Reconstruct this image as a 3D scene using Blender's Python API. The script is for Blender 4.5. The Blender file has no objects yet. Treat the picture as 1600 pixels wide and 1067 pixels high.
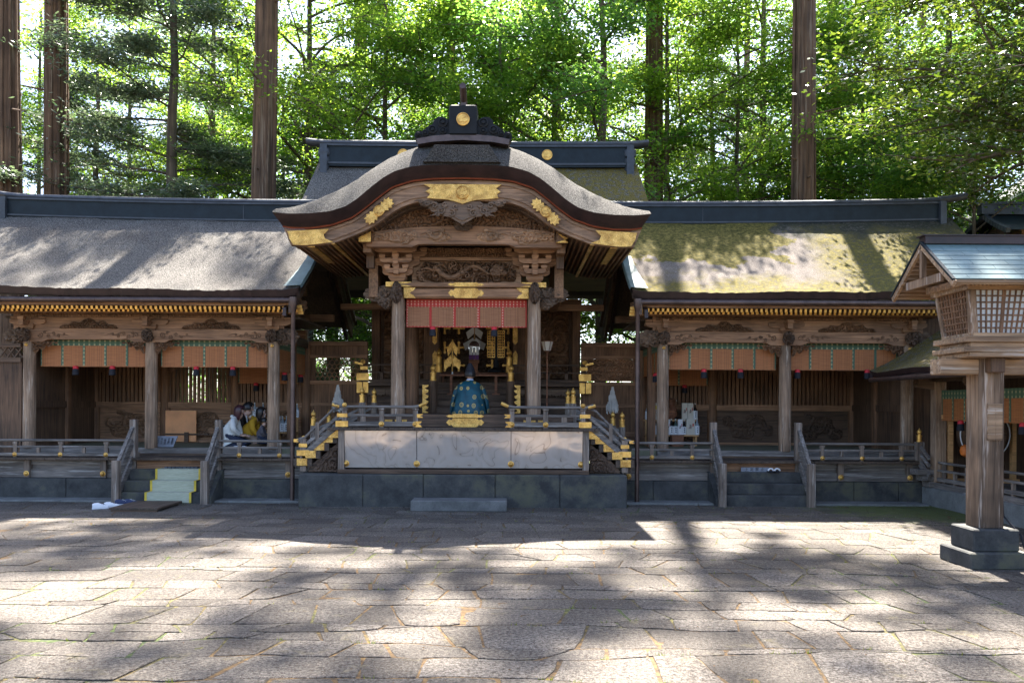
import bpy, bmesh, math, random
import numpy as np
from mathutils import Vector, Matrix
R=math.radians
random.seed(7)
rng=np.random.default_rng(11)
F=1350.0; CH=1.96; X0=-0.93; ROLL=0.005
def P(px,py,d):
    dx=px-800; dy=632-py
    return (( dx-ROLL*dy)*d/F, d, CH+(dy+ROLL*dx)*d/F)
C=bpy.context.scene.collection
ORG={}
# ---------------------------------------------------------------- tagging / things
def tag(o,label=None,cat=None,group=None,kind=None):
    if label: o['label']=label
    if cat: o['category']=cat
    if group: o['group']=group
    if kind: o['kind']=kind
    return o
def thing(name,label,cat,loc=(0,0,0),group=None,rz=0):
    o=bpy.data.objects.new(name,None); C.objects.link(o); o.location=loc; o.rotation_euler=(0,0,rz)
    o.empty_display_size=.2
    ORG[o.name]=Vector(loc) if rz==0 else Vector((0,0,0))
    return tag(o,label,cat,group)
def dup(o,parent=None):
    c=o.copy(); C.objects.link(c)
    if parent: c.parent=parent
    for ch in KIDS.get(o.name,[]):
        dup(ch,c)
    return c
KIDS={}
# ---------------------------------------------------------------- mesh builder
class MB:
    def __init__(s): s.v=[]; s.f=[]; s.m=[]
    def add(s,vs,fs,mi=0):
        k=len(s.v); s.v.extend([tuple(map(float,p)) for p in vs])
        for f in fs: s.f.append(tuple(i+k for i in f)); s.m.append(mi)
        return s
    def box(s,x0,x1,y0,y1,z0,z1,mi=0):
        v=[(x0,y0,z0),(x1,y0,z0),(x1,y1,z0),(x0,y1,z0),(x0,y0,z1),(x1,y0,z1),(x1,y1,z1),(x0,y1,z1)]
        return s.add(v,[(0,3,2,1),(4,5,6,7),(0,1,5,4),(1,2,6,5),(2,3,7,6),(3,0,4,7)],mi)
    def beam(s,p0,p1,w,h,mi=0,up=(0,0,1)):
        p0=Vector(p0);p1=Vector(p1);t=(p1-p0).normalized();up=Vector(up)
        sd=t.cross(up)
        if sd.length<1e-4: sd=Vector((1,0,0))
        sd.normalize(); u=sd.cross(t).normalized()
        v=[]
        for p in (p0,p1):
            for a,b in ((-1,-1),(1,-1),(1,1),(-1,1)): v.append(p+sd*a*w/2+u*b*h/2)
        return s.add(v,[(0,1,2,3),(7,6,5,4),(0,4,5,1),(1,5,6,2),(2,6,7,3),(3,7,4,0)],mi)
    def cyl(s,p0,p1,r0,r1=None,n=12,mi=0):
        return s.tube([p0,p1],[r0,r0 if r1 is None else r1],n,mi)
    def tube(s,path,radii,n=8,mi=0,cap=True):
        P_=[Vector(p) for p in path]; v=[];f=[]
        prev=None
        for i,p in enumerate(P_):
            a=P_[max(i-1,0)];b=P_[min(i+1,len(P_)-1)]
            t=(b-a).normalized()
            if prev is None:
                q=Vector((1,0,0)) if abs(t.x)<.9 else Vector((0,1,0))
                n1=t.cross(q).normalized()
            else:
                n1=(prev-t*prev.dot(t)).normalized()
            prev=n1; n2=t.cross(n1)
            for k in range(n):
                an=2*math.pi*k/n
                v.append(p+(n1*math.cos(an)+n2*math.sin(an))*radii[i])
        for i in range(len(P_)-1):
            for k in range(n):
                f.append((i*n+k,i*n+(k+1)%n,(i+1)*n+(k+1)%n,(i+1)*n+k))
        if cap:
            f.append(tuple(range(n-1,-1,-1))); f.append(tuple((len(P_)-1)*n+k for k in range(n)))
        return s.add(v,f,mi)
    def lathe(s,c,prof,n=14,mi=0,ax='z'):
        v=[];f=[]
        for r,z in prof:
            for k in range(n):
                a=2*math.pi*k/n
                if ax=='z': v.append((c[0]+r*math.cos(a),c[1]+r*math.sin(a),c[2]+z))
                elif ax=='y': v.append((c[0]+r*math.cos(a),c[1]-z,c[2]+r*math.sin(a)))
                else: v.append((c[0]-z,c[1]+r*math.cos(a),c[2]+r*math.sin(a)))
        for i in range(len(prof)-1):
            for k in range(n): f.append((i*n+k,i*n+(k+1)%n,(i+1)*n+(k+1)%n,(i+1)*n+k))
        f.append(tuple(range(n-1,-1,-1))); f.append(tuple((len(prof)-1)*n+k for k in range(n)))
        return s.add(v,f,mi)
    def prism(s,pts,a,b,mi=0,ax='y'):
        n=len(pts)
        if ax=='y': v=[(x,a,z) for x,z in pts]+[(x,b,z) for x,z in pts]
        elif ax=='x': v=[(a,y,z) for y,z in pts]+[(b,y,z) for y,z in pts]
        else: v=[(x,y,a) for x,y in pts]+[(x,y,b) for x,y in pts]
        f=[tuple(range(n)),tuple(range(2*n-1,n-1,-1))]+[(i,i+n,(i+1)%n+n,(i+1)%n) for i in range(n)]
        return s.add(v,f,mi)
    def grid(s,A,mi=0,mask=None):
        A=np.asarray(A); nx,ny,_=A.shape
        k=len(s.v); s.v.extend(map(tuple,A.reshape(-1,3).tolist()))
        for i in range(nx-1):
            for j in range(ny-1):
                if mask is not None and not mask[i,j]: continue
                s.f.append((k+i*ny+j,k+(i+1)*ny+j,k+(i+1)*ny+j+1,k+i*ny+j+1)); s.m.append(mi)
        return s
    def build(s,name,mats,parent=None,smooth=False,bevel=0,org=None,normals=True):
        if not isinstance(mats,(list,tuple)): mats=[mats]
        if org is None: org=ORG[parent.name] if parent is not None else Vector((0,0,0))
        org=Vector(org)
        me=bpy.data.meshes.new(name)
        me.from_pydata([(x-org.x,y-org.y,z-org.z) for x,y,z in s.v],[],s.f)
        for m in mats: me.materials.append(m)
        me.polygons.foreach_set('material_index',s.m)
        if normals and len(s.f)<60000:
            bm=bmesh.new(); bm.from_mesh(me); bmesh.ops.recalc_face_normals(bm,faces=bm.faces); bm.to_mesh(me); bm.free()
        if smooth:
            me.polygons.foreach_set('use_smooth',[True]*len(me.polygons))
            try: me.set_sharp_from_angle(angle=R(40))
            except Exception: pass
        me.update()
        o=bpy.data.objects.new(name,me); C.objects.link(o)
        if parent is not None:
            o.parent=parent; ORG[o.name]=org; KIDS.setdefault(parent.name,[]).append(o)
        else:
            o.location=org; ORG[o.name]=org
        if bevel:
            b=o.modifiers.new('bevel','BEVEL'); b.width=bevel; b.segments=1; b.limit_method='ANGLE'; b.angle_limit=R(50)
        return o
# ---------------------------------------------------------------- materials
def nt(name):
    m=bpy.data.materials.new(name); m.use_nodes=True; t=m.node_tree; t.nodes.clear(); return m,t
def N(t,ty,**kw):
    n=t.nodes.new(ty)
    for k,v in kw.items():
        if k.startswith('_'): setattr(n,k[1:],v)
        else: n.inputs[k.replace('__',' ')].default_value=v
    return n
def L(t,a,b): t.links.new(a,b)
def ramp(t,fac,stops):
    r=t.nodes.new('ShaderNodeValToRGB'); e=r.color_ramp.elements
    while len(e)<len(stops): e.new(.5)
    for i,(p,c) in enumerate(stops):
        e[i].position=p; e[i].color=(c[0],c[1],c[2],1) if len(c)==3 else c
    L(t,fac,r.inputs[0]); return r
def mix(t,fac,a,b,bt='MIX'):
    n=t.nodes.new('ShaderNodeMix'); n.data_type='RGBA'; n.blend_type=bt
    for s,v in ((n.inputs[0],fac),(n.inputs[6],a),(n.inputs[7],b)):
        if hasattr(v,'is_output') or isinstance(v,bpy.types.NodeSocket): L(t,v,s)
        elif isinstance(v,(int,float)): s.default_value=v
        else: s.default_value=(v[0],v[1],v[2],1)
    return n.outputs[2]
def coords(t,scale=(1,1,1),rand=True):
    tc=t.nodes.new('ShaderNodeTexCoord')
    mp=t.nodes.new('ShaderNodeMapping'); mp.inputs['Scale'].default_value=scale
    if rand:
        oi=t.nodes.new('ShaderNodeObjectInfo'); cb=t.nodes.new('ShaderNodeVectorMath'); cb.operation='SCALE'
        cb.inputs[0].default_value=(13.7,7.3,3.1); L(t,oi.outputs['Random'],cb.inputs['Scale'])
        ad=t.nodes.new('ShaderNodeVectorMath'); ad.operation='ADD'
        L(t,tc.outputs['Object'],ad.inputs[0]); L(t,cb.outputs[0],ad.inputs[1]); L(t,ad.outputs[0],mp.inputs['Vector'])
    else: L(t,tc.outputs['Object'],mp.inputs['Vector'])
    return mp.outputs[0]
def out(t,bsdf):
    o=t.nodes.new('ShaderNodeOutputMaterial'); L(t,bsdf,o.inputs['Surface']); return o
def bump(t,h,strength,dist=.01):
    b=t.nodes.new('ShaderNodeBump'); b.inputs['Strength'].default_value=strength; b.inputs['Distance'].default_value=dist
    L(t,h,b.inputs['Height']); return b.outputs[0]
def wood(name,c1,c2,axis='x',rough=.75,sc=1.0,streak=None,bs=.5,stain=.62,gain=1.36):
    m,t=nt(name); c1=tuple(a*gain*.72*k for a,k in zip(c1,(1.05,1,.9))); c2=tuple(a*gain*k for a,k in zip(c2,(1.1,1,.86))); streak=tuple(a*1.15*k for a,k in zip(streak,(1.05,1,.92))) if streak else None
    s={'x':(1.2,26,26),'y':(26,1.2,26),'z':(26,26,1.2)}[axis]; s=tuple(a*sc for a in s)
    v=coords(t,s); v2=coords(t,(1.3,1.3,1.3))
    n1=N(t,'ShaderNodeTexNoise',Scale=1.0,Detail=6.0,Roughness=.65,Distortion=.6); L(t,v,n1.inputs['Vector'])
    n2=N(t,'ShaderNodeTexNoise',Scale=1.0,Detail=3.0); L(t,v2,n2.inputs['Vector'])
    r1=ramp(t,n1.outputs['Fac'],[(.28,c1),(.5,tuple((a+b)/2 for a,b in zip(c1,c2))),(.72,c2)])
    r2=ramp(t,n2.outputs['Fac'],[(.32,(stain,stain*.96,stain*.92)),(.68,(1.15,1.12,1.08))])
    col=mix(t,1.0,r1.outputs[0],r2.outputs[0],'MULTIPLY')
    if streak:
        v3=coords(t,tuple(a*.7 for a in s)); n3=N(t,'ShaderNodeTexNoise',Scale=1.0,Detail=4.0,Roughness=.8); L(t,v3,n3.inputs['Vector'])
        r3=ramp(t,n3.outputs['Fac'],[(.56,(0,0,0)),(.66,(1,1,1))])
        col=mix(t,r3.outputs[0],col,streak)
    b=N(t,'ShaderNodeBsdfPrincipled',Roughness=rough); L(t,col,b.inputs['Base Color'])
    L(t,bump(t,n1.outputs['Fac'],bs,.012),b.inputs['Normal']); out(t,b.outputs[0]); return m
def plain(name,c,rough=.6,metal=0,var=.25,sc=6,bs=.15,c2=None,spec=.5):
    m,t=nt(name); v=coords(t,(sc,sc,sc))
    n1=N(t,'ShaderNodeTexNoise',Scale=1.0,Detail=5.0,Roughness=.6); L(t,v,n1.inputs['Vector'])
    c2=c2 or tuple(a*(1+var) for a in c)
    r1=ramp(t,n1.outputs['Fac'],[(.3,tuple(a*(1-var) for a in c)),(.7,c2)])
    b=N(t,'ShaderNodeBsdfPrincipled',Roughness=rough,Metallic=metal); b.inputs['Specular IOR Level'].default_value=spec
    L(t,r1.outputs[0],b.inputs['Base Color'])
    if bs: L(t,bump(t,n1.outputs['Fac'],bs,.01),b.inputs['Normal'])
    out(t,b.outputs[0]); return m
def stone(name,c1,c2,sc=3,moss=None,rough=.85,mz=None):
    m,t=nt(name); v=coords(t,(sc,sc,sc),False); vf=coords(t,(40,40,40),False)
    n1=N(t,'ShaderNodeTexNoise',Scale=1.0,Detail=7.0,Roughness=.65); L(t,v,n1.inputs['Vector'])
    nf=N(t,'ShaderNodeTexNoise',Scale=1.0,Detail=3.0,Roughness=.7); L(t,vf,nf.inputs['Vector'])
    r1=ramp(t,n1.outputs['Fac'],[(.32,c1),(.68,c2)])
    col=mix(t,.35,r1.outputs[0],ramp(t,nf.outputs['Fac'],[(.3,(.3,.3,.3)),(.7,(1,1,1))]).outputs[0],'MULTIPLY')
    if moss:
        vm=coords(t,(1.1,1.1,1.1),False); nm=N(t,'ShaderNodeTexNoise',Scale=1.0,Detail=6.0,Roughness=.7); L(t,vm,nm.inputs['Vector'])
        col=mix(t,ramp(t,nm.outputs['Fac'],[(.52,(0,0,0)),(.64,(1,1,1))]).outputs[0],col,moss)
    b=N(t,'ShaderNodeBsdfPrincipled',Roughness=rough); L(t,col,b.inputs['Base Color'])
    L(t,bump(t,nf.outputs['Fac'],.5,.008),b.inputs['Normal']); out(t,b.outputs[0]); return m
def gold(name='gilt_metal',engr=True):
    m,t=nt(name); v=coords(t,(1,1,1))
    n1=N(t,'ShaderNodeTexNoise',Scale=55.0,Detail=3.0,Distortion=2.5); L(t,v,n1.inputs['Vector'])
    n2=N(t,'ShaderNodeTexNoise',Scale=7.0,Detail=3.0); L(t,v,n2.inputs['Vector'])
    r1=ramp(t,n1.outputs['Fac'],[(.38,(.42,.19,.03)),(.5,(.92,.52,.12)),(.66,(.98,.68,.24))] if engr else [(.2,(.75,.38,.07)),(.6,(.98,.58,.15))])
    col=mix(t,.75,r1.outputs[0],ramp(t,n2.outputs['Fac'],[(.35,(.5,.42,.36)),(.6,(1,1,1))]).outputs[0],'MULTIPLY')
    b=N(t,'ShaderNodeBsdfPrincipled',Roughness=.42,Metallic=.6); L(t,col,b.inputs['Base Color'])
    if engr: L(t,bump(t,n1.outputs['Fac'],.5,.006),b.inputs['Normal'])
    out(t,b.outputs[0]); return m
def bark_roof(name,moss=0.0,dk=1.0):
    m,t=nt(name); v=coords(t,(1,1,1),False)
    n1=N(t,'ShaderNodeTexNoise',Scale=42.0,Detail=5.0,Roughness=.75); L(t,v,n1.inputs['Vector'])
    n2=N(t,'ShaderNodeTexNoise',Scale=1.3,Detail=5.0,Roughness=.6); L(t,v,n2.inputs['Vector'])
    vs=N(t,'ShaderNodeTexVoronoi',Scale=30.0); L(t,v,vs.inputs['Vector'])
    r1=ramp(t,n1.outputs['Fac'],[(.38,(.03*dk,.027*dk,.023*dk)),(.5,(.135*dk,.124*dk,.108*dk)),(.62,(.29*dk,.268*dk,.24*dk))])
    col=mix(t,.6,r1.outputs[0],ramp(t,n2.outputs['Fac'],[(.3,(.55,.5,.5)),(.7,(1.1,1.1,1.1))]).outputs[0],'MULTIPLY')
    col=mix(t,ramp(t,vs.outputs['Distance'],[(.06,(1,1,1)),(.16,(0,0,0))]).outputs[0],col,(.33*dk,.308*dk,.285*dk))
    if moss=='wing':
        nd=N(t,'ShaderNodeTexNoise',Scale=1.1,Detail=7.0,Roughness=.6); L(t,v,nd.inputs['Vector'])
        sb=t.nodes.new('ShaderNodeVectorMath'); sb.operation='SUBTRACT'; L(t,nd.outputs['Color'],sb.inputs[0]); sb.inputs[1].default_value=(.5,.5,.5)
        sl_=t.nodes.new('ShaderNodeVectorMath'); sl_.operation='MULTIPLY_ADD'; L(t,sb.outputs[0],sl_.inputs[0]); sl_.inputs[1].default_value=(2.6,0,1.5); L(t,v,sl_.inputs[2])
        sx=t.nodes.new('ShaderNodeSeparateXYZ'); L(t,sl_.outputs[0],sx.inputs[0])
        def mr(src,a,b_):
            q=N(t,'ShaderNodeMapRange'); q.inputs[1].default_value=a; q.inputs[2].default_value=b_; L(t,src,q.inputs[0]); return q.outputs[0]
        def mul(a,b_,op='MULTIPLY'):
            q=N(t,'ShaderNodeMath',_operation=op); L(t,a,q.inputs[0]); L(t,b_,q.inputs[1]); return q.outputs[0]
        m1=mul(mr(sx.outputs[0],.22,.16),mr(sx.outputs[2],4.97,5.0)); m2=mul(mr(sx.outputs[0],.5,1.3),mr(sx.outputs[2],6.1,5.8)); m3=mr(sx.outputs[2],4.65,4.4)
        n4=N(t,'ShaderNodeTexNoise',Scale=13.0,Detail=6.0,Roughness=.75); L(t,v,n4.inputs['Vector'])
        m4=ramp(t,n4.outputs['Fac'],[(.34,(.35,.35,.35)),(.5,(1,1,1))]).outputs[0]
        mk=mul(m1,mul(mul(m2,m3,'MAXIMUM'),m4),'MAXIMUM')
        mc=ramp(t,n4.outputs['Fac'],[(.34,(.035,.035,.01)),(.5,(.12,.10,.024)),(.66,(.25,.195,.055))])
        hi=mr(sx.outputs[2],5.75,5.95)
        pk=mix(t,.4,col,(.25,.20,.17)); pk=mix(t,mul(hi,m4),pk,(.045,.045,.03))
        col=mix(t,mk,pk,mc.outputs[0])
    elif moss in('main','all'):
        sx=t.nodes.new('ShaderNodeSeparateXYZ'); L(t,v,sx.inputs[0])
        n4=N(t,'ShaderNodeTexNoise',Scale=9.0,Detail=6.0,Roughness=.75); L(t,v,n4.inputs['Vector'])
        q=N(t,'ShaderNodeMapRange'); q.inputs[1].default_value=.2 if moss=='main' else -3; q.inputs[2].default_value=1.8 if moss=='main' else -2; L(t,sx.outputs[0],q.inputs[0])
        mk=N(t,'ShaderNodeMath',_operation='MULTIPLY'); L(t,q.outputs[0],mk.inputs[0]); L(t,ramp(t,n4.outputs['Fac'],[(.38,(0,0,0)),(.52,(1,1,1))]).outputs[0],mk.inputs[1])
        col=mix(t,mk.outputs[0],col,ramp(t,n1.outputs['Fac'],[(.35,(.06,.05,.012)),(.5,(.16,.12,.03)),(.65,(.28,.21,.06))]).outputs[0])
    elif moss:
        n3=N(t,'ShaderNodeTexNoise',Scale=.42,Detail=8.0,Roughness=.55,Distortion=.4); 
        mp=t.nodes.new('ShaderNodeMapping'); mp.inputs['Location'].default_value=(3.3,0,1.7); mp.inputs['Scale'].default_value=(1,1.5,1.5); L(t,v,mp.inputs['Vector']); L(t,mp.outputs[0],n3.inputs['Vector'])
        n4=N(t,'ShaderNodeTexNoise',Scale=16.0,Detail=5.0,Roughness=.7); L(t,v,n4.inputs['Vector'])
        mc=ramp(t,n4.outputs['Fac'],[(.3,(.05,.055,.012)),(.5,(.17,.165,.03)),(.7,(.40,.33,.08))])
        msk=ramp(t,n3.outputs['Fac'],[(.50,(0,0,0)),(.53,(.8,.8,.8)),(.6,(.85,.85,.85))])
        n5=N(t,'ShaderNodeTexNoise',Scale=5.0,Detail=5.0,Roughness=.7); L(t,v,n5.inputs['Vector'])
        msk2=mix(t,1.0,msk.outputs[0],ramp(t,n5.outputs['Fac'],[(.35,(.6,.6,.6)),(.6,(1,1,1))]).outputs[0],'MULTIPLY')
        pk=mix(t,.5,col,(.42,.33,.31))
        col=mix(t,msk2,pk,mc.outputs[0])
    b=N(t,'ShaderNodeBsdfPrincipled',Roughness=.95); b.inputs['Specular IOR Level'].default_value=.2
    L(t,col,b.inputs['Base Color']); L(t,bump(t,n1.outputs['Fac'],1.0,.03),b.inputs['Normal']); out(t,b.outputs[0]); return m
def leafmat(name,c1,c2,tc,trans=.5,rough=.4,spec=.5):
    m,t=nt(name); g=t.nodes.new('ShaderNodeNewGeometry')
    r=ramp(t,g.outputs['Random Per Island'],[(0,c1),(1,c2)])
    b=N(t,'ShaderNodeBsdfPrincipled',Roughness=rough); b.inputs['Specular IOR Level'].default_value=spec; L(t,r.outputs[0],b.inputs['Base Color'])
    tr=t.nodes.new('ShaderNodeBsdfTranslucent'); L(t,mix(t,1.0,r.outputs[0],tc,'MULTIPLY'),tr.inputs['Color'])
    mx=t.nodes.new('ShaderNodeMixShader'); mx.inputs[0].default_value=trans
    L(t,b.outputs[0],mx.inputs[1]); L(t,tr.outputs[0],mx.inputs[2]); out(t,mx.outputs[0]); return m
def brocade(name,base,a,b2,ang=0,sx=9.0):
    m,t=nt(name); tc=t.nodes.new('ShaderNodeTexCoord'); sp=t.nodes.new('ShaderNodeSeparateXYZ'); L(t,tc.outputs['Object'],sp.inputs[0])
    hx=N(t,'ShaderNodeMath',_operation='ADD'); L(t,sp.outputs[0],hx.inputs[0]); L(t,sp.outputs[1],hx.inputs[1])
    def saw(src,k,lo):
        q=N(t,'ShaderNodeMath',_operation='MULTIPLY'); q.inputs[1].default_value=k; L(t,src,q.inputs[0])
        s=N(t,'ShaderNodeMath',_operation='SINE'); L(t,q.outputs[0],s.inputs[0])
        g=N(t,'ShaderNodeMath',_operation='GREATER_THAN'); g.inputs[1].default_value=lo; L(t,s.outputs[0],g.inputs[0]); return g.outputs[0]
    px=saw(hx.outputs[0],2*math.pi*sx,.55); pz=saw(sp.outputs[2],2*math.pi*sx*1.3,.3)
    an=N(t,'ShaderNodeMath',_operation='MULTIPLY'); L(t,px,an.inputs[0]); L(t,pz,an.inputs[1])
    c=mix(t,px,base,a); c=mix(t,an.outputs[0],c,b2)
    b=N(t,'ShaderNodeBsdfPrincipled',Roughness=.7); L(t,c,b.inputs['Base Color']); out(t,b.outputs[0]); return m
def reed(name,c1,c2):
    m,t=nt(name); v=coords(t,(3,3,160),False); v2=coords(t,(45,45,.4),False)
    n1=N(t,'ShaderNodeTexNoise',Scale=1.0,Detail=2.0); L(t,v,n1.inputs['Vector'])
    n2=N(t,'ShaderNodeTexNoise',Scale=1.0,Detail=2.0); L(t,v2,n2.inputs['Vector'])
    r1=ramp(t,n1.outputs['Fac'],[(.3,c1),(.7,c2)])
    c=mix(t,.5,r1.outputs[0],ramp(t,n2.outputs['Fac'],[(.35,(.5,.45,.42)),(.55,(1,1,1))]).outputs[0],'MULTIPLY')
    b=N(t,'ShaderNodeBsdfPrincipled',Roughness=.6); L(t,c,b.inputs['Base Color'])
    L(t,bump(t,n1.outputs['Fac'],.4,.004),b.inputs['Normal'])
    tr=t.nodes.new('ShaderNodeBsdfTranslucent'); L(t,c,tr.inputs['Color'])
    mx=t.nodes.new('ShaderNodeMixShader'); mx.inputs[0].default_value=.25; L(t,b.outputs[0],mx.inputs[1]); L(t,tr.outputs[0],mx.inputs[2])
    out(t,mx.outputs[0]); return m
M={}
M['postz']=wood('weathered_column_wood',(.10,.068,.048),(.34,.25,.19),'z',streak=(.46,.38,.32))
M['postb']=wood('brown_post_wood',(.075,.04,.024),(.25,.145,.088),'z')
M['beamx']=wood('brown_beam_wood',(.105,.058,.034),(.37,.225,.145),'x')
M['beamy']=wood('brown_beam_wood_deep',(.085,.048,.028),(.28,.17,.105),'y')
M['dkx']=wood('dark_beam_wood',(.03,.018,.012),(.125,.083,.06),'x')
M['dky']=wood('dark_beam_wood_deep',(.03,.022,.018),(.10,.075,.06),'y')
M['dkz']=wood('dark_board_wood',(.04,.024,.015),(.15,.092,.06),'z')
M['rail']=wood('grey_rail_wood',(.05,.048,.05),(.20,.19,.195),'x',streak=(.30,.29,.29))
M['raily']=wood('grey_rail_wood_deep',(.05,.048,.05),(.20,.19,.195),'y',streak=(.30,.29,.29))
M['railz']=wood('grey_newel_wood',(.07,.06,.055),(.24,.20,.18),'z',streak=(.33,.30,.28))
M['carve']=wood('carved_wood',(.06,.034,.02),(.24,.145,.09),'x',bs=.3)
M['carvel']=wood('pale_carved_wood',(.16,.095,.058),(.42,.28,.19),'x',bs=.3)
M['carveg']=wood('grey_carved_wood',(.05,.034,.026),(.19,.135,.10),'x',bs=.3)
M['hafu']=wood('barge_board_wood',(.09,.055,.036),(.33,.22,.155),'x')
M['lac']=plain('dark_lacquer_edge',(.030,.014,.012),.5,0,.5,4)
M['red']=plain('red_edge_line',(.22,.05,.02),.6)
M['black']=plain('black_lacquer',(.010,.010,.011),.6,spec=.25)
M['cop']=plain('dark_ridge_copper',(.008,.015,.02),.55,.0,.35,5,spec=.3)
M['copl']=plain('grey_blue_ridge_copper',(.045,.05,.058),.5,.2,.35,5)
M['cops']=plain('pale_verdigris_sheet',(.13,.19,.19),.6,.0,.25,3,spec=.3)
M['pipe']=plain('brown_copper_pipe',(.10,.065,.055),.4,.5,.35,6)
M['gold']=gold(); M['goldp']=gold('plain_gilt_metal',False)
M['bark']=bark_roof('bark_roof_grey'); M['bark_shaded']=bark_roof('bark_roof_shaded',0.0,.6); M['barkm']=bark_roof('bark_roof_mossy',.5); M['barkw']=bark_roof('bark_roof_patchy_moss','wing'); M['barkr']=bark_roof('bark_roof_right_moss','main'); M['barka']=bark_roof('bark_roof_all_moss','all')  # second one is the same bark with shade put into its colour
M['stone']=stone('dark_base_stone',(.028,.028,.027),(.105,.102,.095),2.2,(.10,.095,.06))
M['step']=stone('grey_step_stone',(.09,.09,.085),(.20,.195,.185),3)
M['kerb']=stone('pale_kerb_stone',(.13,.13,.12),(.25,.25,.235),3)
M['green']=brocade('green_brocade',(.07,.13,.075),(.13,.19,.11),(.42,.38,.2))
M['redb']=brocade('red_brocade',(.46,.035,.02),(.56,.08,.035),(.65,.40,.30),sx=14)
M['reed']=reed('orange_reed',(.42,.145,.05),(.66,.265,.09)); M['reedb']=reed('brown_reed',(.34,.13,.05),(.56,.26,.12))
M['white']=plain('white_paper',(.75,.74,.74),.7,0,.08); M['cream']=plain('cream_paper',(.62,.56,.46),.7,0,.08)
M['tred']=plain('scarlet_silk',(.6,.02,.03),.6); M['tblk']=plain('black_silk',(.012,.012,.018),.8)
M['ywood']=wood('fresh_shelf_wood',(.42,.24,.11),(.6,.38,.19),'x'); 
M['ink']=plain('black_ink',(.02,.02,.025),.7); M['redink']=plain('red_ink',(.5,.04,.03),.7)
M['tatami']=plain('straw_floor',(.19,.18,.11),.8,0,.2,9)
M['skin']=plain('skin',(.55,.34,.25),.5,0,.06,8,.05); M['hair']=plain('black_hair',(.015,.012,.012),.4); M['hairr']=plain('dark_red_hair',(.05,.015,.018),.4)
M['glassg']=plain('green_bottle_glass',(.06,.09,.07),.12,0,.1,3,0); M['glassd']=plain('dark_bottle_glass',(.02,.015,.012),.1,0,.1,3,0)
M['glassc']=plain('clear_bottle_glass',(.30,.34,.36),.1,0,.1,3,0)
# ---------------------------------------------------------------- carving
def swirl(U,V,w,h,seed,size):
    g=np.random.default_rng(seed)
    n=max(4,int(w*h/(size*size)*1.5))
    best=np.full(U.shape,-1e9); val=np.zeros(U.shape)
    for i in range(n):
        cx=g.uniform(0,w); cz=g.uniform(0,h); s=size*g.uniform(.45,1.0); c=g.choice([-1,1]); ph=g.uniform(0,6.28)
        dx=(U-cx)/s; dz=(V-cz)/s; r=np.sqrt(dx*dx+dz*dz); th=np.arctan2(dz,dx)
        sc=-r; hh=.5+.5*np.cos(2*np.pi*r*1.7-c*th+ph); hh=hh**.6
        hh*=np.clip(1.35-.55*r,0,1)
        k=sc>best; best=np.where(k,sc,best); val=np.where(k,hh,val)
    return val
def relief(mb,x0,x1,z0,z1,y,depth,seed,size=.12,res=.016,mask=None,mi=0,back=True,face=None):
    w=x1-x0;h=z1-z0; nx=max(4,int(w/res));nz=max(4,int(h/res))
    U,V=np.meshgrid(np.linspace(0,w,nx),np.linspace(0,h,nz),indexing='ij')
    H=swirl(U,V,w,h,seed,size)
    km=np.ones((nx-1,nz-1),bool); fall=np.ones_like(U)
    if mask is not None:
        mk=mask(U/w,V/h); fall=np.clip(mk*6,0,1)
        cm=(mk[:-1,:-1]>0)|(mk[1:,1:]>0)|(mk[1:,:-1]>0)|(mk[:-1,1:]>0); km=cm
    else:
        e=np.minimum(np.minimum(U,w-U),np.minimum(V,h-V)); fall=np.clip(e/.015,0,1)
    Y=y-depth*(.25+.75*H)*fall
    mb.grid(np.stack([x0+U,Y,z0+V],-1),mi,km); return mb
def lump(mb,c,rx,ry,rz,seed,mi=0,n=26,amp=.28):
    th=np.linspace(0,2*np.pi,n+1); ph=np.linspace(.02,np.pi-.02,n//2+3)
    T,Ph=np.meshgrid(th,ph,indexing='ij')
    H=swirl(T*1.0,Ph*1.0,6.28,3.14,seed,1.1)
    H[-1]=H[0]
    r=1+amp*(H-.5)*2
    A=np.stack([c[0]+rx*r*np.cos(T)*np.sin(Ph),c[1]+ry*r*np.sin(T)*np.sin(Ph),c[2]+rz*r*np.cos(Ph)],-1)
    mb.grid(A,mi); return mb
def plate(mb,kind,x,z,y,w,h,mi=0,t=.012):
    if kind=='lozenge':   # bracketed cartouche
        p=[(-.5,0),(-.42,.32),(-.36,.22),(-.30,.46),(.30,.46),(.36,.22),(.42,.32),(.5,0),(.42,-.32),(.36,-.22),(.30,-.46),(-.30,-.46),(-.36,-.22),(-.42,-.32)]
    elif kind=='endL':
        p=[(-.5,-.5),(-.5,.5),(.5,.5),(.32,.2),(.12,.12),(.0,0),(.12,-.12),(.32,-.2),(.5,-.5)]
    elif kind=='endR':
        p=[(.5,.5),(.5,-.5),(-.5,-.5),(-.32,-.2),(-.12,-.12),(0,0),(-.12,.12),(-.32,.2),(-.5,.5)]
    else: p=[(-.5,-.5),(.5,-.5),(.5,.5),(-.5,.5)]
    mb.prism([(x+a*w,z+b*h) for a,b in p],y-t,y,mi); return mb
def boss(mb,c,r,mi=0,ax='y'):
    mb.lathe(c,[(r,0),(r,.008),(r*.72,.014),(r*.7,r*.35),(r*.45,r*.7),(r*.1,r*.85)],14,mi,ax); return mb
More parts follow.
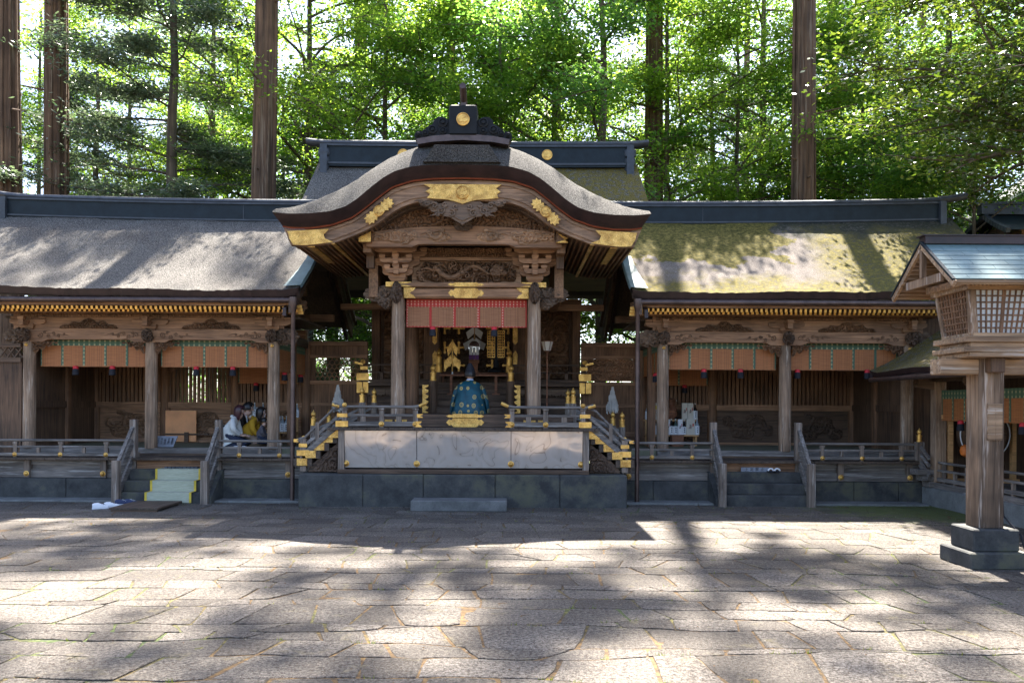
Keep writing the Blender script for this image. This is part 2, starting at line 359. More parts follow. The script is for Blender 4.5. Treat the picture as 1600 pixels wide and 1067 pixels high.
def crest(mb,x,y,z,r,mi=0):
    mb.lathe((x,y,z),[(r,0),(r,.03),(r*.88,.035),(r*.84,.02),(.001,.02)],22,mi,'y')
    for a in (90,210,330):
        pts=[]
        for k in range(12):
            an=2*math.pi*k/12; rr=.30*r*(1+.15*math.cos(3*an))
            pts.append((x+math.cos(R(a))*.36*r+rr*math.cos(an),z+math.sin(R(a))*.36*r+rr*math.sin(an)))
        mb.prism(pts,y-.045,y-.018,mi)
    mb.box(x-.05*r,x+.05*r,y-.04,y-.018,z-.7*r,z+.2*r,mi); return mb
def arm(mb,x,z,y0,y1,l,h,mi=0):
    mb.prism([(x-l,z+h),(x+l,z+h),(x+l,z+.45*h),(x+.9*l,z+.2*h),(x+.72*l,z),(x-.72*l,z),(x-.9*l,z+.2*h),(x-l,z+.45*h)],y0,y1,mi)
def masu(mb,x,y,z,w,h,mi=0):
    a=w/2;b=w*.34
    v=[(x-b,y-b,z),(x+b,y-b,z),(x+b,y+b,z),(x-b,y+b,z),(x-a,y-a,z+h*.45),(x+a,y-a,z+h*.45),(x+a,y+a,z+h*.45),(x-a,y+a,z+h*.45),(x-a,y-a,z+h),(x+a,y-a,z+h),(x+a,y+a,z+h),(x-a,y+a,z+h)]
    f=[(0,3,2,1),(8,9,10,11)]
    for k in (0,4):
        for i in range(4): f.append((k+i,k+(i+1)%4,k+4+(i+1)%4,k+4+i))
    mb.add(v,f,mi)
def giboshi(parent,x,y,z,s=1.0):
    m=MB(); m.lathe((x,y,z),[(.062*s,0),(.062*s,.03*s),(.055*s,.035*s),(.055*s,.13*s),(.062*s,.135*s),(.062*s,.155*s),(.035*s,.165*s),(.03*s,.185*s),(.05*s,.21*s),(.055*s,.24*s),(.04*s,.275*s),(.012*s,.3*s),(.004*s,.33*s)],14)
    return m.build('finial',M['goldp'],parent,smooth=True)
def curl(mb,x,z,y,r,turns,sg,rad,ph=0.0,tail=0.0,mi=0):
    pth=[];rr=[]
    n=int(14*turns)
    if tail:
        for k in range(6):
            f=k/6; a=ph; pth.append((x+sg*(r*math.cos(a)+tail*(1-f)),y,z+r*math.sin(a)-.25*tail*(1-f)**2)); rr.append(rad*(.3+.7*f))
    for k in range(n+1):
        f=k/n; a=ph+f*turns*2*math.pi; q=r*(1-f*.86); pth.append((x+sg*q*math.cos(a),y,z+q*math.sin(a))); rr.append(rad*(1-.35*f))
    mb.tube(pth,rr,6,mi)
def text_mesh(s,size,mat,loc,parent=None,name='lettering',rot=(R(90),0,0),vertical=False,thick=.001):
    cu=bpy.data.curves.new('t','FONT'); cu.body='\n'.join(s) if vertical else s; cu.size=size; cu.align_x='CENTER'; cu.align_y='CENTER'; cu.extrude=thick
    cu.space_line=.85
    o=bpy.data.objects.new('t',cu); C.objects.link(o)
    dg=bpy.context.evaluated_depsgraph_get(); me=bpy.data.meshes.new_from_object(o.evaluated_get(dg))
    bpy.data.objects.remove(o); bpy.data.curves.remove(cu); me.name=name; me.materials.clear(); me.materials.append(mat)
    q=bpy.data.objects.new(name,me); C.objects.link(q); q.rotation_euler=rot
    if parent is not None:
        q.parent=parent; q.location=Vector(loc)-ORG[parent.name]; ORG[q.name]=ORG[parent.name]; KIDS.setdefault(parent.name,[]).append(q)
    else: q.location=loc
    return q
# ================================================================ SETTING: camera, light, ground
sc=bpy.context.scene
cam=bpy.data.cameras.new('camera'); co=bpy.data.objects.new('camera',cam); C.objects.link(co); sc.camera=co
cam.sensor_width=36; cam.lens=F/1600*36; cam.shift_y=98.5/1600; cam.clip_end=600
co.matrix_world=Matrix.Translation((0,0,CH))@Matrix.Rotation(R(90),4,'X')@Matrix.Rotation(ROLL,4,'Z')
sd=Vector((.075,.58,1.0)).normalized()
el=math.asin(sd.z); az=math.atan2(sd.x,sd.y)
w=bpy.data.worlds.new('World'); sc.world=w; w.use_nodes=True; t=w.node_tree; t.nodes.clear()
sky=t.nodes.new('ShaderNodeTexSky'); sky.sky_type='NISHITA'; sky.sun_disc=False; sky.sun_elevation=el; sky.sun_rotation=az; sky.altitude=900; sky.dust_density=4.0; sky.air_density=.8
bg=t.nodes.new('ShaderNodeBackground'); bg.inputs['Strength'].default_value=.088; wo=t.nodes.new('ShaderNodeOutputWorld')
L(t,sky.outputs[0],bg.inputs[0]); L(t,bg.outputs[0],wo.inputs[0])
sl=bpy.data.lights.new('sun','SUN'); sl.energy=5; sl.angle=R(.55); sl.color=(1,.945,.86)
so=bpy.data.objects.new('sun',sl); C.objects.link(so); so.rotation_euler=sd.to_track_quat('Z','Y').to_euler(); so.location=(5,40,60)
sc.view_settings.view_transform='Standard'; sc.view_settings.look='None'; sc.view_settings.exposure=2.76; sc.view_settings.gamma=1
sc.cycles.max_bounces=8; sc.cycles.diffuse_bounces=5; sc.cycles.transparent_max_bounces=4; sc.cycles.use_denoising=True
sc.cycles.caustics_reflective=False; sc.cycles.caustics_refractive=False
# ground
m,t=nt('forest_soil'); v=coords(t,(.6,.6,.6),False); n1=N(t,'ShaderNodeTexNoise',Scale=1.0,Detail=8.0,Roughness=.7); L(t,v,n1.inputs['Vector'])
r=ramp(t,n1.outputs['Fac'],[(.35,(.05,.045,.03)),(.55,(.10,.085,.05)),(.7,(.07,.10,.03))]); b=N(t,'ShaderNodeBsdfPrincipled',Roughness=.95); L(t,r.outputs[0],b.inputs['Base Color']); L(t,bump(t,n1.outputs['Fac'],.6,.05),b.inputs['Normal']); out(t,b.outputs[0]); M['soil']=m
g=MB(); g.grid([[(x,y,-.03) for y in (-60,-14,6,18,40,90,300)] for x in (-250,-60,-20,0,20,60,250)])
tag(g.build('ground',M['soil']),kind='structure')
m,t=nt('joint_moss'); v=coords(t,(1,1,1),False); n1=N(t,'ShaderNodeTexNoise',Scale=14.0,Detail=6.0,Roughness=.7); L(t,v,n1.inputs['Vector'])
n2=N(t,'ShaderNodeTexNoise',Scale=.35,Detail=3.0); L(t,v,n2.inputs['Vector'])
ra=ramp(t,n1.outputs['Fac'],[(.35,(.02,.014,.01)),(.5,(.10,.058,.022)),(.68,(.19,.115,.038))]); rb=ramp(t,n1.outputs['Fac'],[(.35,(.012,.016,.008)),(.52,(.06,.085,.02)),(.68,(.17,.18,.05))])
b=N(t,'ShaderNodeBsdfPrincipled',Roughness=.95); L(t,mix(t,ramp(t,n2.outputs['Fac'],[(.50,(0,0,0)),(.62,(1,1,1))]).outputs[0],ra.outputs[0],rb.outputs[0]),b.inputs['Base Color']); out(t,b.outputs[0]); M['joint']=m
gx=np.linspace(-22,22,240); gy=np.linspace(-13,17.6,170); GX,GY=np.meshgrid(gx,gy,indexing='ij')
g=MB(); g.grid(np.stack([GX,GY,-.009+.010*rng.random(GX.shape)],-1)); tag(g.build('paving_joints',M['joint'],normals=False),kind='structure')
# paving stones
m,t=nt('paving_stone'); v=coords(t,(1,1,1),False); ge=t.nodes.new('ShaderNodeNewGeometry')
n1=N(t,'ShaderNodeTexNoise',Scale=28.0,Detail=6.0,Roughness=.75); L(t,v,n1.inputs['Vector'])
n2=N(t,'ShaderNodeTexNoise',Scale=1.1,Detail=4.0); L(t,v,n2.inputs['Vector'])
vo=N(t,'ShaderNodeTexVoronoi',Scale=26.0); L(t,v,vo.inputs['Vector'])
ns=N(t,'ShaderNodeTexNoise',Scale=75.0,Detail=3.0,Roughness=.7); L(t,v,ns.inputs['Vector'])
c=ramp(t,ge.outputs['Random Per Island'],[(0,(.090,.078,.066)),(.5,(.127,.112,.096)),(1,(.172,.153,.133))]).outputs[0]
c=mix(t,.9,c,ramp(t,n1.outputs['Fac'],[(.38,(.22,.18,.15)),(.49,(.9,.88,.85)),(.62,(1.6,1.55,1.5))]).outputs[0],'MULTIPLY')
c=mix(t,.6,c,ramp(t,n2.outputs['Fac'],[(.3,(.5,.47,.44)),(.65,(1.1,1.1,1.1))]).outputs[0],'MULTIPLY')
pit=ramp(t,ns.outputs['Fac'],[(.555,(0,0,0)),(.61,(1,1,1))]).outputs[0]
c=mix(t,pit,c,(.055,.026,.012))
sp=t.nodes.new('ShaderNodeSeparateXYZ'); L(t,v,sp.inputs[0])
# moss near the back right corner of the court
mx_=N(t,'ShaderNodeMapRange'); mx_.inputs[1].default_value=5.0; mx_.inputs[2].default_value=8.5; L(t,sp.outputs[0],mx_.inputs[0])
my_=N(t,'ShaderNodeMapRange'); my_.inputs[1].default_value=13.6; my_.inputs[2].default_value=16.2; L(t,sp.outputs[1],my_.inputs[0])
mm=N(t,'ShaderNodeMath',_operation='MULTIPLY'); L(t,mx_.outputs[0],mm.inputs[0]); L(t,my_.outputs[0],mm.inputs[1])
nm=N(t,'ShaderNodeTexNoise',Scale=2.6,Detail=7.0,Roughness=.7); L(t,v,nm.inputs['Vector'])
ad=N(t,'ShaderNodeMath',_operation='ADD'); L(t,mm.outputs[0],ad.inputs[0]); L(t,nm.outputs['Fac'],ad.inputs[1])
c=mix(t,ramp(t,ad.outputs[0],[(.66,(0,0,0)),(.95,(1,1,1))]).outputs[0],c,(.10,.12,.03))
c=mix(t,ramp(t,nm.outputs['Fac'],[(.58,(0,0,0)),(.75,(.55,.55,.55))]).outputs[0],c,(.27,.22,.10))
b=N(t,'ShaderNodeBsdfPrincipled',Roughness=.88); L(t,c,b.inputs['Base Color'])
hh=mix(t,.6,n1.outputs['Fac'],pit,'SUBTRACT'); L(t,bump(t,hh,.9,.022),b.inputs['Normal']); out(t,b.outputs[0]); M['pave']=m
def n1d(x,s):
    r_=np.random.default_rng(s); ph=r_.uniform(0,6.28,5); fr=np.array([.35,.8,1.7,3.9,8.3]); am=np.array([.08,.06,.045,.022,.012])
    return float(sum(am*np.sin(fr*x*1.0+ph)))
pv=MB(); ys=[-12.5]
while ys[-1]<17.4: ys.append(ys[-1]+random.choice([.28,.34,.40,.48,.56]))
ys[-1]=17.42
jit=[random.uniform(.6,1.35) for _ in ys]
def rowy(j,x):
    return ys[j]+(0 if j in(0,len(ys)-1) else n1d(x,100+j)*jit[j])
for j in range(len(ys)-1):
    x=-20.5+random.random()
    sk0=random.uniform(-.12,.12)
    while x<20.5:
        wd=random.uniform(.30,.68) if random.random()<.85 else random.uniform(.7,1.0); x2=x+wd; sk=random.gauss(0,.11)
        gp=random.uniform(.004,.013); n=max(3,int(wd/.14))
        bot=[];top=[]
        for k in range(n+1):
            f=k/n
            xb=x+gp+(wd-2*gp)*f-.5*(sk0*(1-f)+sk*f); xt=x+gp+(wd-2*gp)*f+.5*(sk0*(1-f)+sk*f)
            j1=.009*random.uniform(-1,1); j2=.009*random.uniform(-1,1)
            bot.append((xb,rowy(j,xb)+gp+j1)); top.append((xt,rowy(j+1,xt)-gp+j2))
        mid=(bot[-1][0]*.5+top[-1][0]*.5+random.uniform(-.012,.012),bot[-1][1]*.5+top[-1][1]*.5)
        ml=(bot[0][0]*.5+top[0][0]*.5+random.uniform(-.012,.012),bot[0][1]*.5+top[0][1]*.5)
        mx0=(bot[0][0]+bot[-1][0])/2; my0=(bot[0][1]+top[0][1])/2
        cc=lambda p,k:(p[0]+(mx0-p[0])*k,p[1]+(my0-p[1])*k*1.4)
        bot[0]=cc(bot[0],random.uniform(.0,.05)); bot[-1]=cc(bot[-1],random.uniform(.0,.05)); top[0]=cc(top[0],random.uniform(.0,.05)); top[-1]=cc(top[-1],random.uniform(.0,.05))
        poly=bot+[mid]+top[::-1]+[ml]
        cx=sum(p[0] for p in poly)/len(poly); cy=sum(p[1] for p in poly)/len(poly)
        z0=random.uniform(.0,.008); tx=random.uniform(-.006,.006); ty=random.uniform(-.006,.006)
        zz=lambda p:max(-.004,z0+tx*(p[0]-cx)+ty*(p[1]-cy))
        q=len(poly); vs=[(p[0],p[1],-.03) for p in poly]+[(p[0],p[1],zz(p)-.004) for p in poly]+[(cx+(p[0]-cx)*(1-.014/max(.2,wd)),cy+(p[1]-cy)*.98,zz(p)) for p in poly]
        fs=[tuple(range(2*q,3*q))]
        for a in (0,q):
            for k in range(q): fs.append((a+k,a+(k+1)%q,a+q+(k+1)%q,a+q+k))
        pv.add(vs,fs); x=x2; sk0=sk
tag(pv.build('paving',M['pave'],normals=False),kind='structure')
# scattered pebbles and leaf litter as ground cover
lv=MB()
for i in range(1500):
    x=random.uniform(-9,10); y=random.uniform(5,17); s=random.uniform(.006,.016); a=random.random()*6.28
    z=.016; lv.add([(x+s*math.cos(a),y+s*math.sin(a),z),(x+.5*s*math.cos(a+1.6),y+.5*s*math.sin(a+1.6),z+s*.5),(x-s*math.cos(a),y-s*math.sin(a),z),(x+.5*s*math.cos(a-1.6),y+.5*s*math.sin(a-1.6),z+s*.3)],[(0,1,2,3)])
M['litter']=leafmat('leaf_litter',(.16,.08,.03),(.45,.40,.33),(1,1,1),.1,.8,.1)
tag(lv.build('leaf_litter',M['litter'],normals=False),kind='stuff')
# grass tufts in the joints
gr=MB()
for i in range(900):
    j=random.randrange(2,len(ys)-1); x=random.uniform(-8,10)
    if random.random()<.55: x=random.uniform(0,10)
    if ys[j]<5: continue
    y=rowy(j,x)
    for k in range(7):
        a=random.random()*6.28; h=random.uniform(.012,.035); ox=random.uniform(-.04,.04); oy=random.uniform(-.012,.012); l=h*.7
        gr.add([(x+ox-.003,y+oy,-.01),(x+ox+.003,y+oy,-.01),(x+ox+l*math.cos(a),y+oy+l*math.sin(a),h)],[(0,1,2)])
M['tuft']=leafmat('joint_grass',(.07,.13,.02),(.25,.26,.05),(1.3,1.4,.7),.4,.6,.2)
tag(gr.build('joint_grass',M['tuft'],normals=False),kind='stuff')
kb=MB()
x=-14
while x<8.2:
    w_=random.uniform(1.2,2.0); kb.box(x,min(x+w_-.012,8.22),16.98+random.uniform(0,.01),17.5,-.02,.035+random.uniform(0,.006)); x+=w_
tag(kb.build('kerb_strip',M['kerb'],bevel=.008),kind='structure')
# ================================================================ WING HALLS
def wing(s,name,label,roofmat):
    side='left' if s<0 else 'right'
    X=lambda u:X0+s*u
    def bx(m,u0,u1,*a,mi=0):
        a0,a1=sorted((X(u0),X(u1))); m.box(a0,a1,*a,mi); return m
    T=thing(name,label,'shrine hall',(X(6.7),18.5,0))
    uo=9.25 if s>0 else 11.6
    m=MB(); bx(m,2.6,uo,17.62,22.2,-.02,.42); m.build('stone_base',M['stone'],T)
    for ua,ub in ((2.6,5.0),(6.76,uo)):
        u=ua
        while u<ub-.05:
            w_=random.uniform(.9,1.5); w_=ub-u if ub-u-w_<.4 else w_; m=MB(); bx(m,u+.003,u+w_-.003,17.5+random.uniform(0,.008),17.62,-.02,.43-random.uniform(0,.006)); m.build('base_block',M['stone'],T,bevel=.012); u+=w_
    # wood skirt
    m=MB()
    for a,b_ in ((2.9,5.0),(6.78,uo-.05)):
        m=MB(); bx(m,a,b_,17.62,17.68,.43,.81); bx(m,a,b_,17.56,17.62,.44,.60); bx(m,a,b_,17.57,17.62,.70,.80)
        m.build('skirt_board',M['rail'],T)
    sp=[3.6,7.35,8.9,9.9] if s<0 else [3.3,7.6,9.0]
    for u in sp:
        m=MB(); bx(m,u-.06,u+.06,17.50,17.62,.44,.80,mi=0); o=m.build('floor_stub',M['railz'],T,bevel=.006)
        k=MB(); boss(k,(X(u),17.5,.52),.055,0); k.build('gilt_boss',M['goldp'],o,smooth=True)
    # veranda deck boards
    m=MB(); u=2.9
    while u<uo:
        w_=random.uniform(.16,.26); bx(m,u,min(u+w_-.006,uo),17.36+random.uniform(0,.012),18.32,.805,.85); u+=w_
    m.build('veranda_deck',M['dky'],T)
    m=MB(); bx(m,3.4,9.5,18.34,21.3,.6,1.0); m.build('floor',M['tatami'],T)
    m=MB(); bx(m,4.0,9.45,18.22,18.36,.852,1.01); m.build('floor_sill',M['rail'],T,bevel=.01)
    m=MB(); bx(m,4.1,9.4,18.17,18.22,.856,.90); m.build('inner_step',M['dkx'],T)
    # balustrades
    segs=[(3.35,4.98),(6.80,9.2 if s>0 else 11.4)]
    for a,b_ in segs:
        m=MB(); m.cyl((X(a),17.47,1.195),(X(b_),17.47,1.195),.026,n=8)
        m.build('handrail',M['rail'],T,smooth=True)
        m=MB(); bx(m,a,b_,17.445,17.495,1.045,1.085); m.build('middle_rail',M['rail'],T,bevel=.004)
        m=MB(); bx(m,a,b_,17.43,17.51,.88,.94); m.build('bottom_rail',M['rail'],T,bevel=.004)
        n=max(1,round((b_-a)/.85)); 
        for i in range(n):
            u=a+(b_-a)*(i+.5)/n
            m=MB(); bx(m,u-.035,u+.035,17.44,17.5,.852,1.12); bx(m,u-.045,u+.045,17.43,17.51,1.12,1.165); o=m.build('baluster',M['railz'],T)
            k=MB(); boss(k,(X(u),17.43,.91),.045); k.build('gilt_boss',M['goldp'],o,smooth=True)
            if i<n-1:
                u2=a+(b_-a)*(i+1)/n; m=MB(); bx(m,u2-.03,u2+.03,17.445,17.495,.94,1.045); m.build('baluster',M['railz'],T)
    # stairs
    c=5.88
    for i,(zt,yf) in enumerate(((.21,16.83),(.42,17.08),(.63,17.33))):
        m=MB(); bx(m,c-.86,c+.86,yf,17.6,zt-.215 if i else -.02,zt-.004); m.build('stone_step',M['stone'],T,bevel=.012)
    m=MB(); bx(m,c-.86,c+.86,17.54,17.6,.60,.805); m.build('stair_riser_board',M['beamx'],T)
    for e in (-1,1):
        m=MB(); xx=sorted((X(c+e*.87),X(c+e*.97)))
        m.prism([(16.8,-.02),(17.62,-.02),(17.62,.62),(17.5,.62),(16.8,.12)],xx[0],xx[1],0,'x'); m.build('stair_cheek',M['stone'],T)
        xp=X(c+e*.86); 
        m=MB(); m.box(xp-.068,xp+.068,16.69,16.83,-.01,.84); m.build('newel_post',M['railz'],T,bevel=.008)
        xq=X(c+e*.86); m=MB(); m.box(xq-.065,xq+.065,17.47,17.6,.44,1.62); m.build('newel_post',M['railz'],T,bevel=.008)
        m=MB(); m.beam((xp,16.84,.80),(xq,17.47,1.46),.07,.06); m.beam((xp,16.84,.52),(xq,17.47,1.18),.045,.16); m.beam((xp,16.84,.18),(xq,17.47,.84),.045,.14)
        m.build('stair_rail',M['raily'],T,bevel=.005)
    # columns
    ZC=3.26
    for u in (4.12,6.71,9.29):
        m=MB(); m.tube([(X(u),18.3,1.0),(X(u),18.3,2.2),(X(u),18.3,ZC)],[.128,.126,.12],18); m.build('front_column',M['postz'],T,smooth=True)
    for u in (4.12,5.84,7.57,9.29):
        m=MB(); m.tube([(X(u),21.2,1.0),(X(u),21.2,3.4)],[.125,.12],16); m.build('rear_column',M['postb'],T,smooth=True)
    for u in (4.12,9.29):
        m=MB(); m.box(X(u)-.09,X(u)+.09,19.71,19.89,1.0,3.5); m.build('side_post',M['postb'],T,bevel=.01)
    # head beam with arched lower edge and scroll carving
    for k,(a,b_) in enumerate(((4.12,6.71),(6.71,9.29))):
        pts=[]; n=24
        for i in range(n+1):
            f=i/n; e=min(f,1-f); z=3.235 if e<.14 else 3.235+.055*min(1,(e-.14)/.03)
            pts.append((X(a+(b_-a)*f),z))
        for i in range(n,-1,-1):
            f=i/n; pts.append((X(a+(b_-a)*f),3.485+.03*math.sin(math.pi*f)))
        m=MB(); m.prism(pts,18.2,18.4); o=m.build('rainbow_beam',M['beamx'],T)
        for e in (0,1):
            u0=a+.16 if e==0 else b_-.86
            x0,x1=sorted((X(u0),X(u0+.7))); m=MB()
            dr=np.random.default_rng(int(50+u0*7))
            for (f,zz_,r_,tl) in ((.18,3.38,.062,.10),(.40,3.35,.045,.14),(.56,3.41,.04,.12),(.72,3.36,.035,.12),(.88,3.40,.025,.14),(.30,3.43,.03,.05)):
                ff=f if e==0 else 1-f; curl(m,X(u0+.7*ff),zz_,18.195,r_,1.3,(s if e==0 else -s),.012,dr.uniform(0,6),tl)
            m.build('scroll_carving',M['carve'],o)
        # cloud bracket under the beam ends
        for e in (0,1):
            u0=a+.12 if e==0 else b_-.62
            x0,x1=sorted((X(u0),X(u0+.5))); mir=(e==0)==(s>0)
            m=MB(); relief(m,x0,x1,2.98,3.24,18.26,.09,int(80+u0*5+s),.11,.013,mask=lambda U,V,mir=mir:(V-(.15+.9*(U if mir else 1-U))+.12*np.sin(U*22)))
            m.build('bracket_carving',M['carve'],T)
        # upper beam + frog-leg carving
        um=(a+b_)/2
        m=MB(); x0,x1=sorted((X(um-.62),X(um+.62)))
        relief(m,x0,x1,3.52,3.74,18.23,.09,int(20+k+7*s),.10,.013,mask=lambda U,V:(1-V)*.9-.05-.95*(np.abs(U-.5)*2)**1.4+.16*np.sin(U*23)*np.cos(V*5)+.2*(V<.4))
        m.build('frog_leg_carving',M['carve'],T)
    m=MB(); bx(m,3.9,9.6,18.24,18.36,3.5,3.84); m.build('frieze_board',M['beamx'],T)
    m=MB(); bx(m,3.5,9.9,18.14,18.42,3.84,3.95); m.build('eave_purlin',M['beamx'],T)
    m=MB(); x0,x1=sorted((X(3.95),X(9.5))); relief(m,x0,x1,3.75,3.84,18.24,.03,9+s,.10,.02); m.build('wave_frieze',M['carve'],T)
    for i,u in enumerate((4.12,6.71,9.29)):
        m=MB(); masu(m,X(u),18.3,3.49,.30,.12); arm(m,X(u),3.60,18.2,18.4,.38,.10)
        for q in (-.3,0,.3): masu(m,X(u)+q,18.3,3.69,.14,.08)
        m.beam((X(u),18.3,3.62),(X(u),17.95,3.62),.1,.10); masu(m,X(u),18.0,3.67,.13,.08)
        m.build('bracket_block',M['beamx'],T)
        m=MB()
        lump(m,(X(u),18.08,3.37),.10,.13,.12,30+i)
        m.build('beast_head_carving',M['dkx'],T)
        if i!=1:
            m=MB(); e=-1 if i==0 else 1; lump(m,(X(u+e*.30),18.3,3.37),.20,.10,.14,60+i,amp=.35); lump(m,(X(u+e*.18),18.26,3.37),.1,.13,.15,61+i)
            m.build('nose_carving',M['carveg'],T)
        if i!=1:
            m=MB(); e=-1 if i==0 else 1
            k=MB(); k.box(X(u)-.135,X(u)+.135,18.15,18.17,3.1,3.24); 
            m=MB(); boss(m,(X(u),18.16,3.17),.035); m.build('gilt_flower',M['goldp'],T)
    # rear wall
    m=MB()
    for j,(a,b_) in enumerate(((4.12,5.84),(5.84,7.57),(7.57,9.29))):
        if (s<0 and True) or True:
            bx(m,a+.12,b_-.12,21.16,21.24,2.9,3.45)
    bx(m,4.12,9.29,21.12,21.28,1.84,1.98); bx(m,4.12,9.29,21.10,21.3,3.45,3.75); bx(m,4.12,9.29,21.12,21.28,1.0,1.06)
    m.build('rear_wall',M['beamx'],T)
    for j,(a,b_) in enumerate(((4.12,5.84),(5.84,7.57),(7.57,9.29))):
        m=MB(); n=14
        for i in range(n):
            u=a+.16+(b_-a-.32)*(i+.5)/n; w_=.033 if (s<0 and j==1) else .036
            cx=X(u); m.box(cx-w_,cx+w_,21.17,21.23,1.98,2.98)
        bx(m,a+.12,a+.16,21.15,21.25,1.98,2.98); bx(m,b_-.16,b_-.12,21.15,21.25,1.98,2.98)
        x0,x1=sorted((X(a+.16),X(b_-.16))); xm=(x0+x1)/2
        pts=[(x0,2.7),(x0,2.98),(x1,2.98),(x1,2.7)]+[(x1+(x0-x1)*i/10,2.7+.2*math.sin(math.pi*i/10)**.6) for i in range(1,10)]
        m.prism(pts,21.13,21.16)
        m.build('lattice_window',M['postb'],T)
        if not (s<0 and j==1): m=MB(); bx(m,a+.05,b_-.05,21.36,21.39,1.9,3.05); m.build('dark_backing',M['dkz'],T)  # dark sheet added behind the slats so their gaps look dark
        m=MB(); bx(m,a+.12,b_-.12,21.19,21.23,1.06,1.84); o=m.build('lower_panel',M['dkx'] if s>0 else M['beamx'],T)
        m=MB(); x0,x1=sorted((X(a+.25),X(b_-.25)))
        relief(m,x0,x1,1.12,1.78,21.19,.05,int(90+j+s*3),.20,.02,mask=lambda U,V:.55-((U-.5)**2*2.6+(V-.45)**2*2.6)+.5*np.sin(U*10+j)*np.sin(V*7+1.5+j))
        m.build('panel_carving',M['dkx'] if s>0 else M['carve'],o)
    # outer side wall
    m=MB(); xs=X(9.29); 
    for y0,y1 in ((18.42,19.7),(19.9,21.08)):
        m.box(xs-.03,xs+.03,y0,y1,1.0,1.84); m.box(xs-.03,xs+.03,y0,y1,1.99,3.5); m.box(xs-.07,xs+.07,y0,y1,1.84,1.99)
    m.build('side_wall',M['dkz'],T)
    m=MB(); xs=X(4.12); m.box(xs-.07,xs+.07,18.42,21.08,3.3,3.5); m.box(xs-.06,xs+.06,18.42,21.08,3.84,3.95); m.build('side_beam',M['dky'],T)
    m=MB(); bx(m,3.6,9.9,18.45,21.1,3.76,3.80); m.build('ceiling',M['dky'],T)
    # gable framing
    for uu in (4.12,):
        m=MB(); m.box(X(uu)-.1,X(uu)+.1,18.0,21.5,3.96,4.12); m.box(X(uu)-.08,X(uu)+.08,19.0,20.9,4.55,4.75); m.box(X(uu)-.07,X(uu)+.07,20.2,20.4,4.1,6.0)
        m.box(X(uu)-.1,X(uu)+.1,20.2,20.42,5.4,5.6); m.build('gable_frame',M['beamy'],T)
        m=MB(); m.prism([(18.3,3.9),(21.3,3.9),(20.3,5.9)],X(uu+.12),X(uu+.16),0,'x'); m.build('gable_wall',M['dkz'],T)
    for q,(y_,z_) in enumerate(((18.3,3.96),(20.3,5.72),(21.2,3.96))):
        m=MB(); x0,x1=sorted((X(3.45),X(4.4))); m.box(x0,x1,y_-.09,y_+.09,z_+.01,z_+.17); m.build('gable_purlin',M['beamx'],T)
    # roof
    def prof(n=26):
        q=[]
        for i in range(n+1):
            f=i/n; q.append((17.05+3.25*f,4.19+2.12*f**1.14))
        for i in range(n-1,-1,-1):
            f=i/n; q.append((23.55-3.25*f,4.19+2.12*f**1.14))
        return q
    pr=prof(); us=np.linspace(3.3,11.2,110); A=[]
    for u in us:
        row=[]
        lift=.10*((u-3.3)/7.9)**2; flare=-.05*max(0,1-(u-3.3)/.5)**2
        for y,z in pr: row.append((X(u),y+.004*math.sin(u*9+z*5),z+lift*(1 if 1 else 0)-flare*0+.012*math.sin(u*2.3+y*4)+random.uniform(-.009,.009)+.05*max(0,1-(u-3.3)/.35)))
        A.append(row)
    m=MB(); m.grid(A)
    roof=m.build('thatched_roof',roofmat,T,smooth=True)
    A=np.array(A)
    m=MB()   # cut eave face (front), soffit, verges
    e0=A[:,0]; e1=e0+np.array([0,.07,-.14]); e2=e0+np.array([0,.17,-.145])
    m.grid(np.stack([e0,e1,e2],1))
    f0=A[:,-1]; m.grid(np.stack([f0,f0+np.array([0,-.07,-.14])],1))
    for idx in (0,-1):
        a=A[idx]; ins=np.array([s*(.10 if idx==0 else -.10),0,0])
        lo=a+np.array([0,0,-.24])+ins; m.grid(np.stack([a,a+np.array([0,0,-.05])+ins*.1,lo],1))
    m.build('eave_edge',M['lac'],roof)
    m=MB(); bl=A+np.array([0,0,-.16]); bl=bl.copy(); bl[:,0]+=np.array([0,.12,0]); m.grid(bl[::6]); m.build('soffit',M['dky'],roof)
    # barge boards at the inner gable
    for q,(du,dz,hh,mt) in enumerate(((.12,.24,.26,'dkx'),(.24,.42,.14,'lac'))):
        a=A[0]; m=MB(); 
        for sg in (0,1):
            idx=range(0,27) if sg==0 else range(26,53)
            pts=[(a[i][1],a[i][2]-dz+.02) for i in idx]; 
            low=[(a[i][1],a[i][2]-dz-hh) for i in idx]
            x0,x1=sorted((X(3.3+du),X(3.3+du+.07))); m.prism(pts+low[::-1],x0,x1,0,'x')
        m.build('barge_board',M[mt],T)
    m=MB(); lump(m,(X(3.38),20.3,5.45),.04,.26,.30,77); lump(m,(X(3.38),20.3,5.15),.04,.13,.2,78); m.build('gable_pendant',M['dkx'],T)
    # verdigris sheet on the verge
    m=MB(); rows=[]
    for i in range(0,13):
        y,z=pr[i]; w0=.34-.012*i
        rows.append([(X(3.24),y-.02,A[0][i][2]+.035-(.05)),(X(3.27),y,A[0][i][2]+.045),(X(3.27+w0),y,A[0][i][2]+.03)])
    m.grid(rows); m.build('verge_flashing',M['cops'],T)
    # rafters with gilt tips
    k=0; u=3.45; first=None
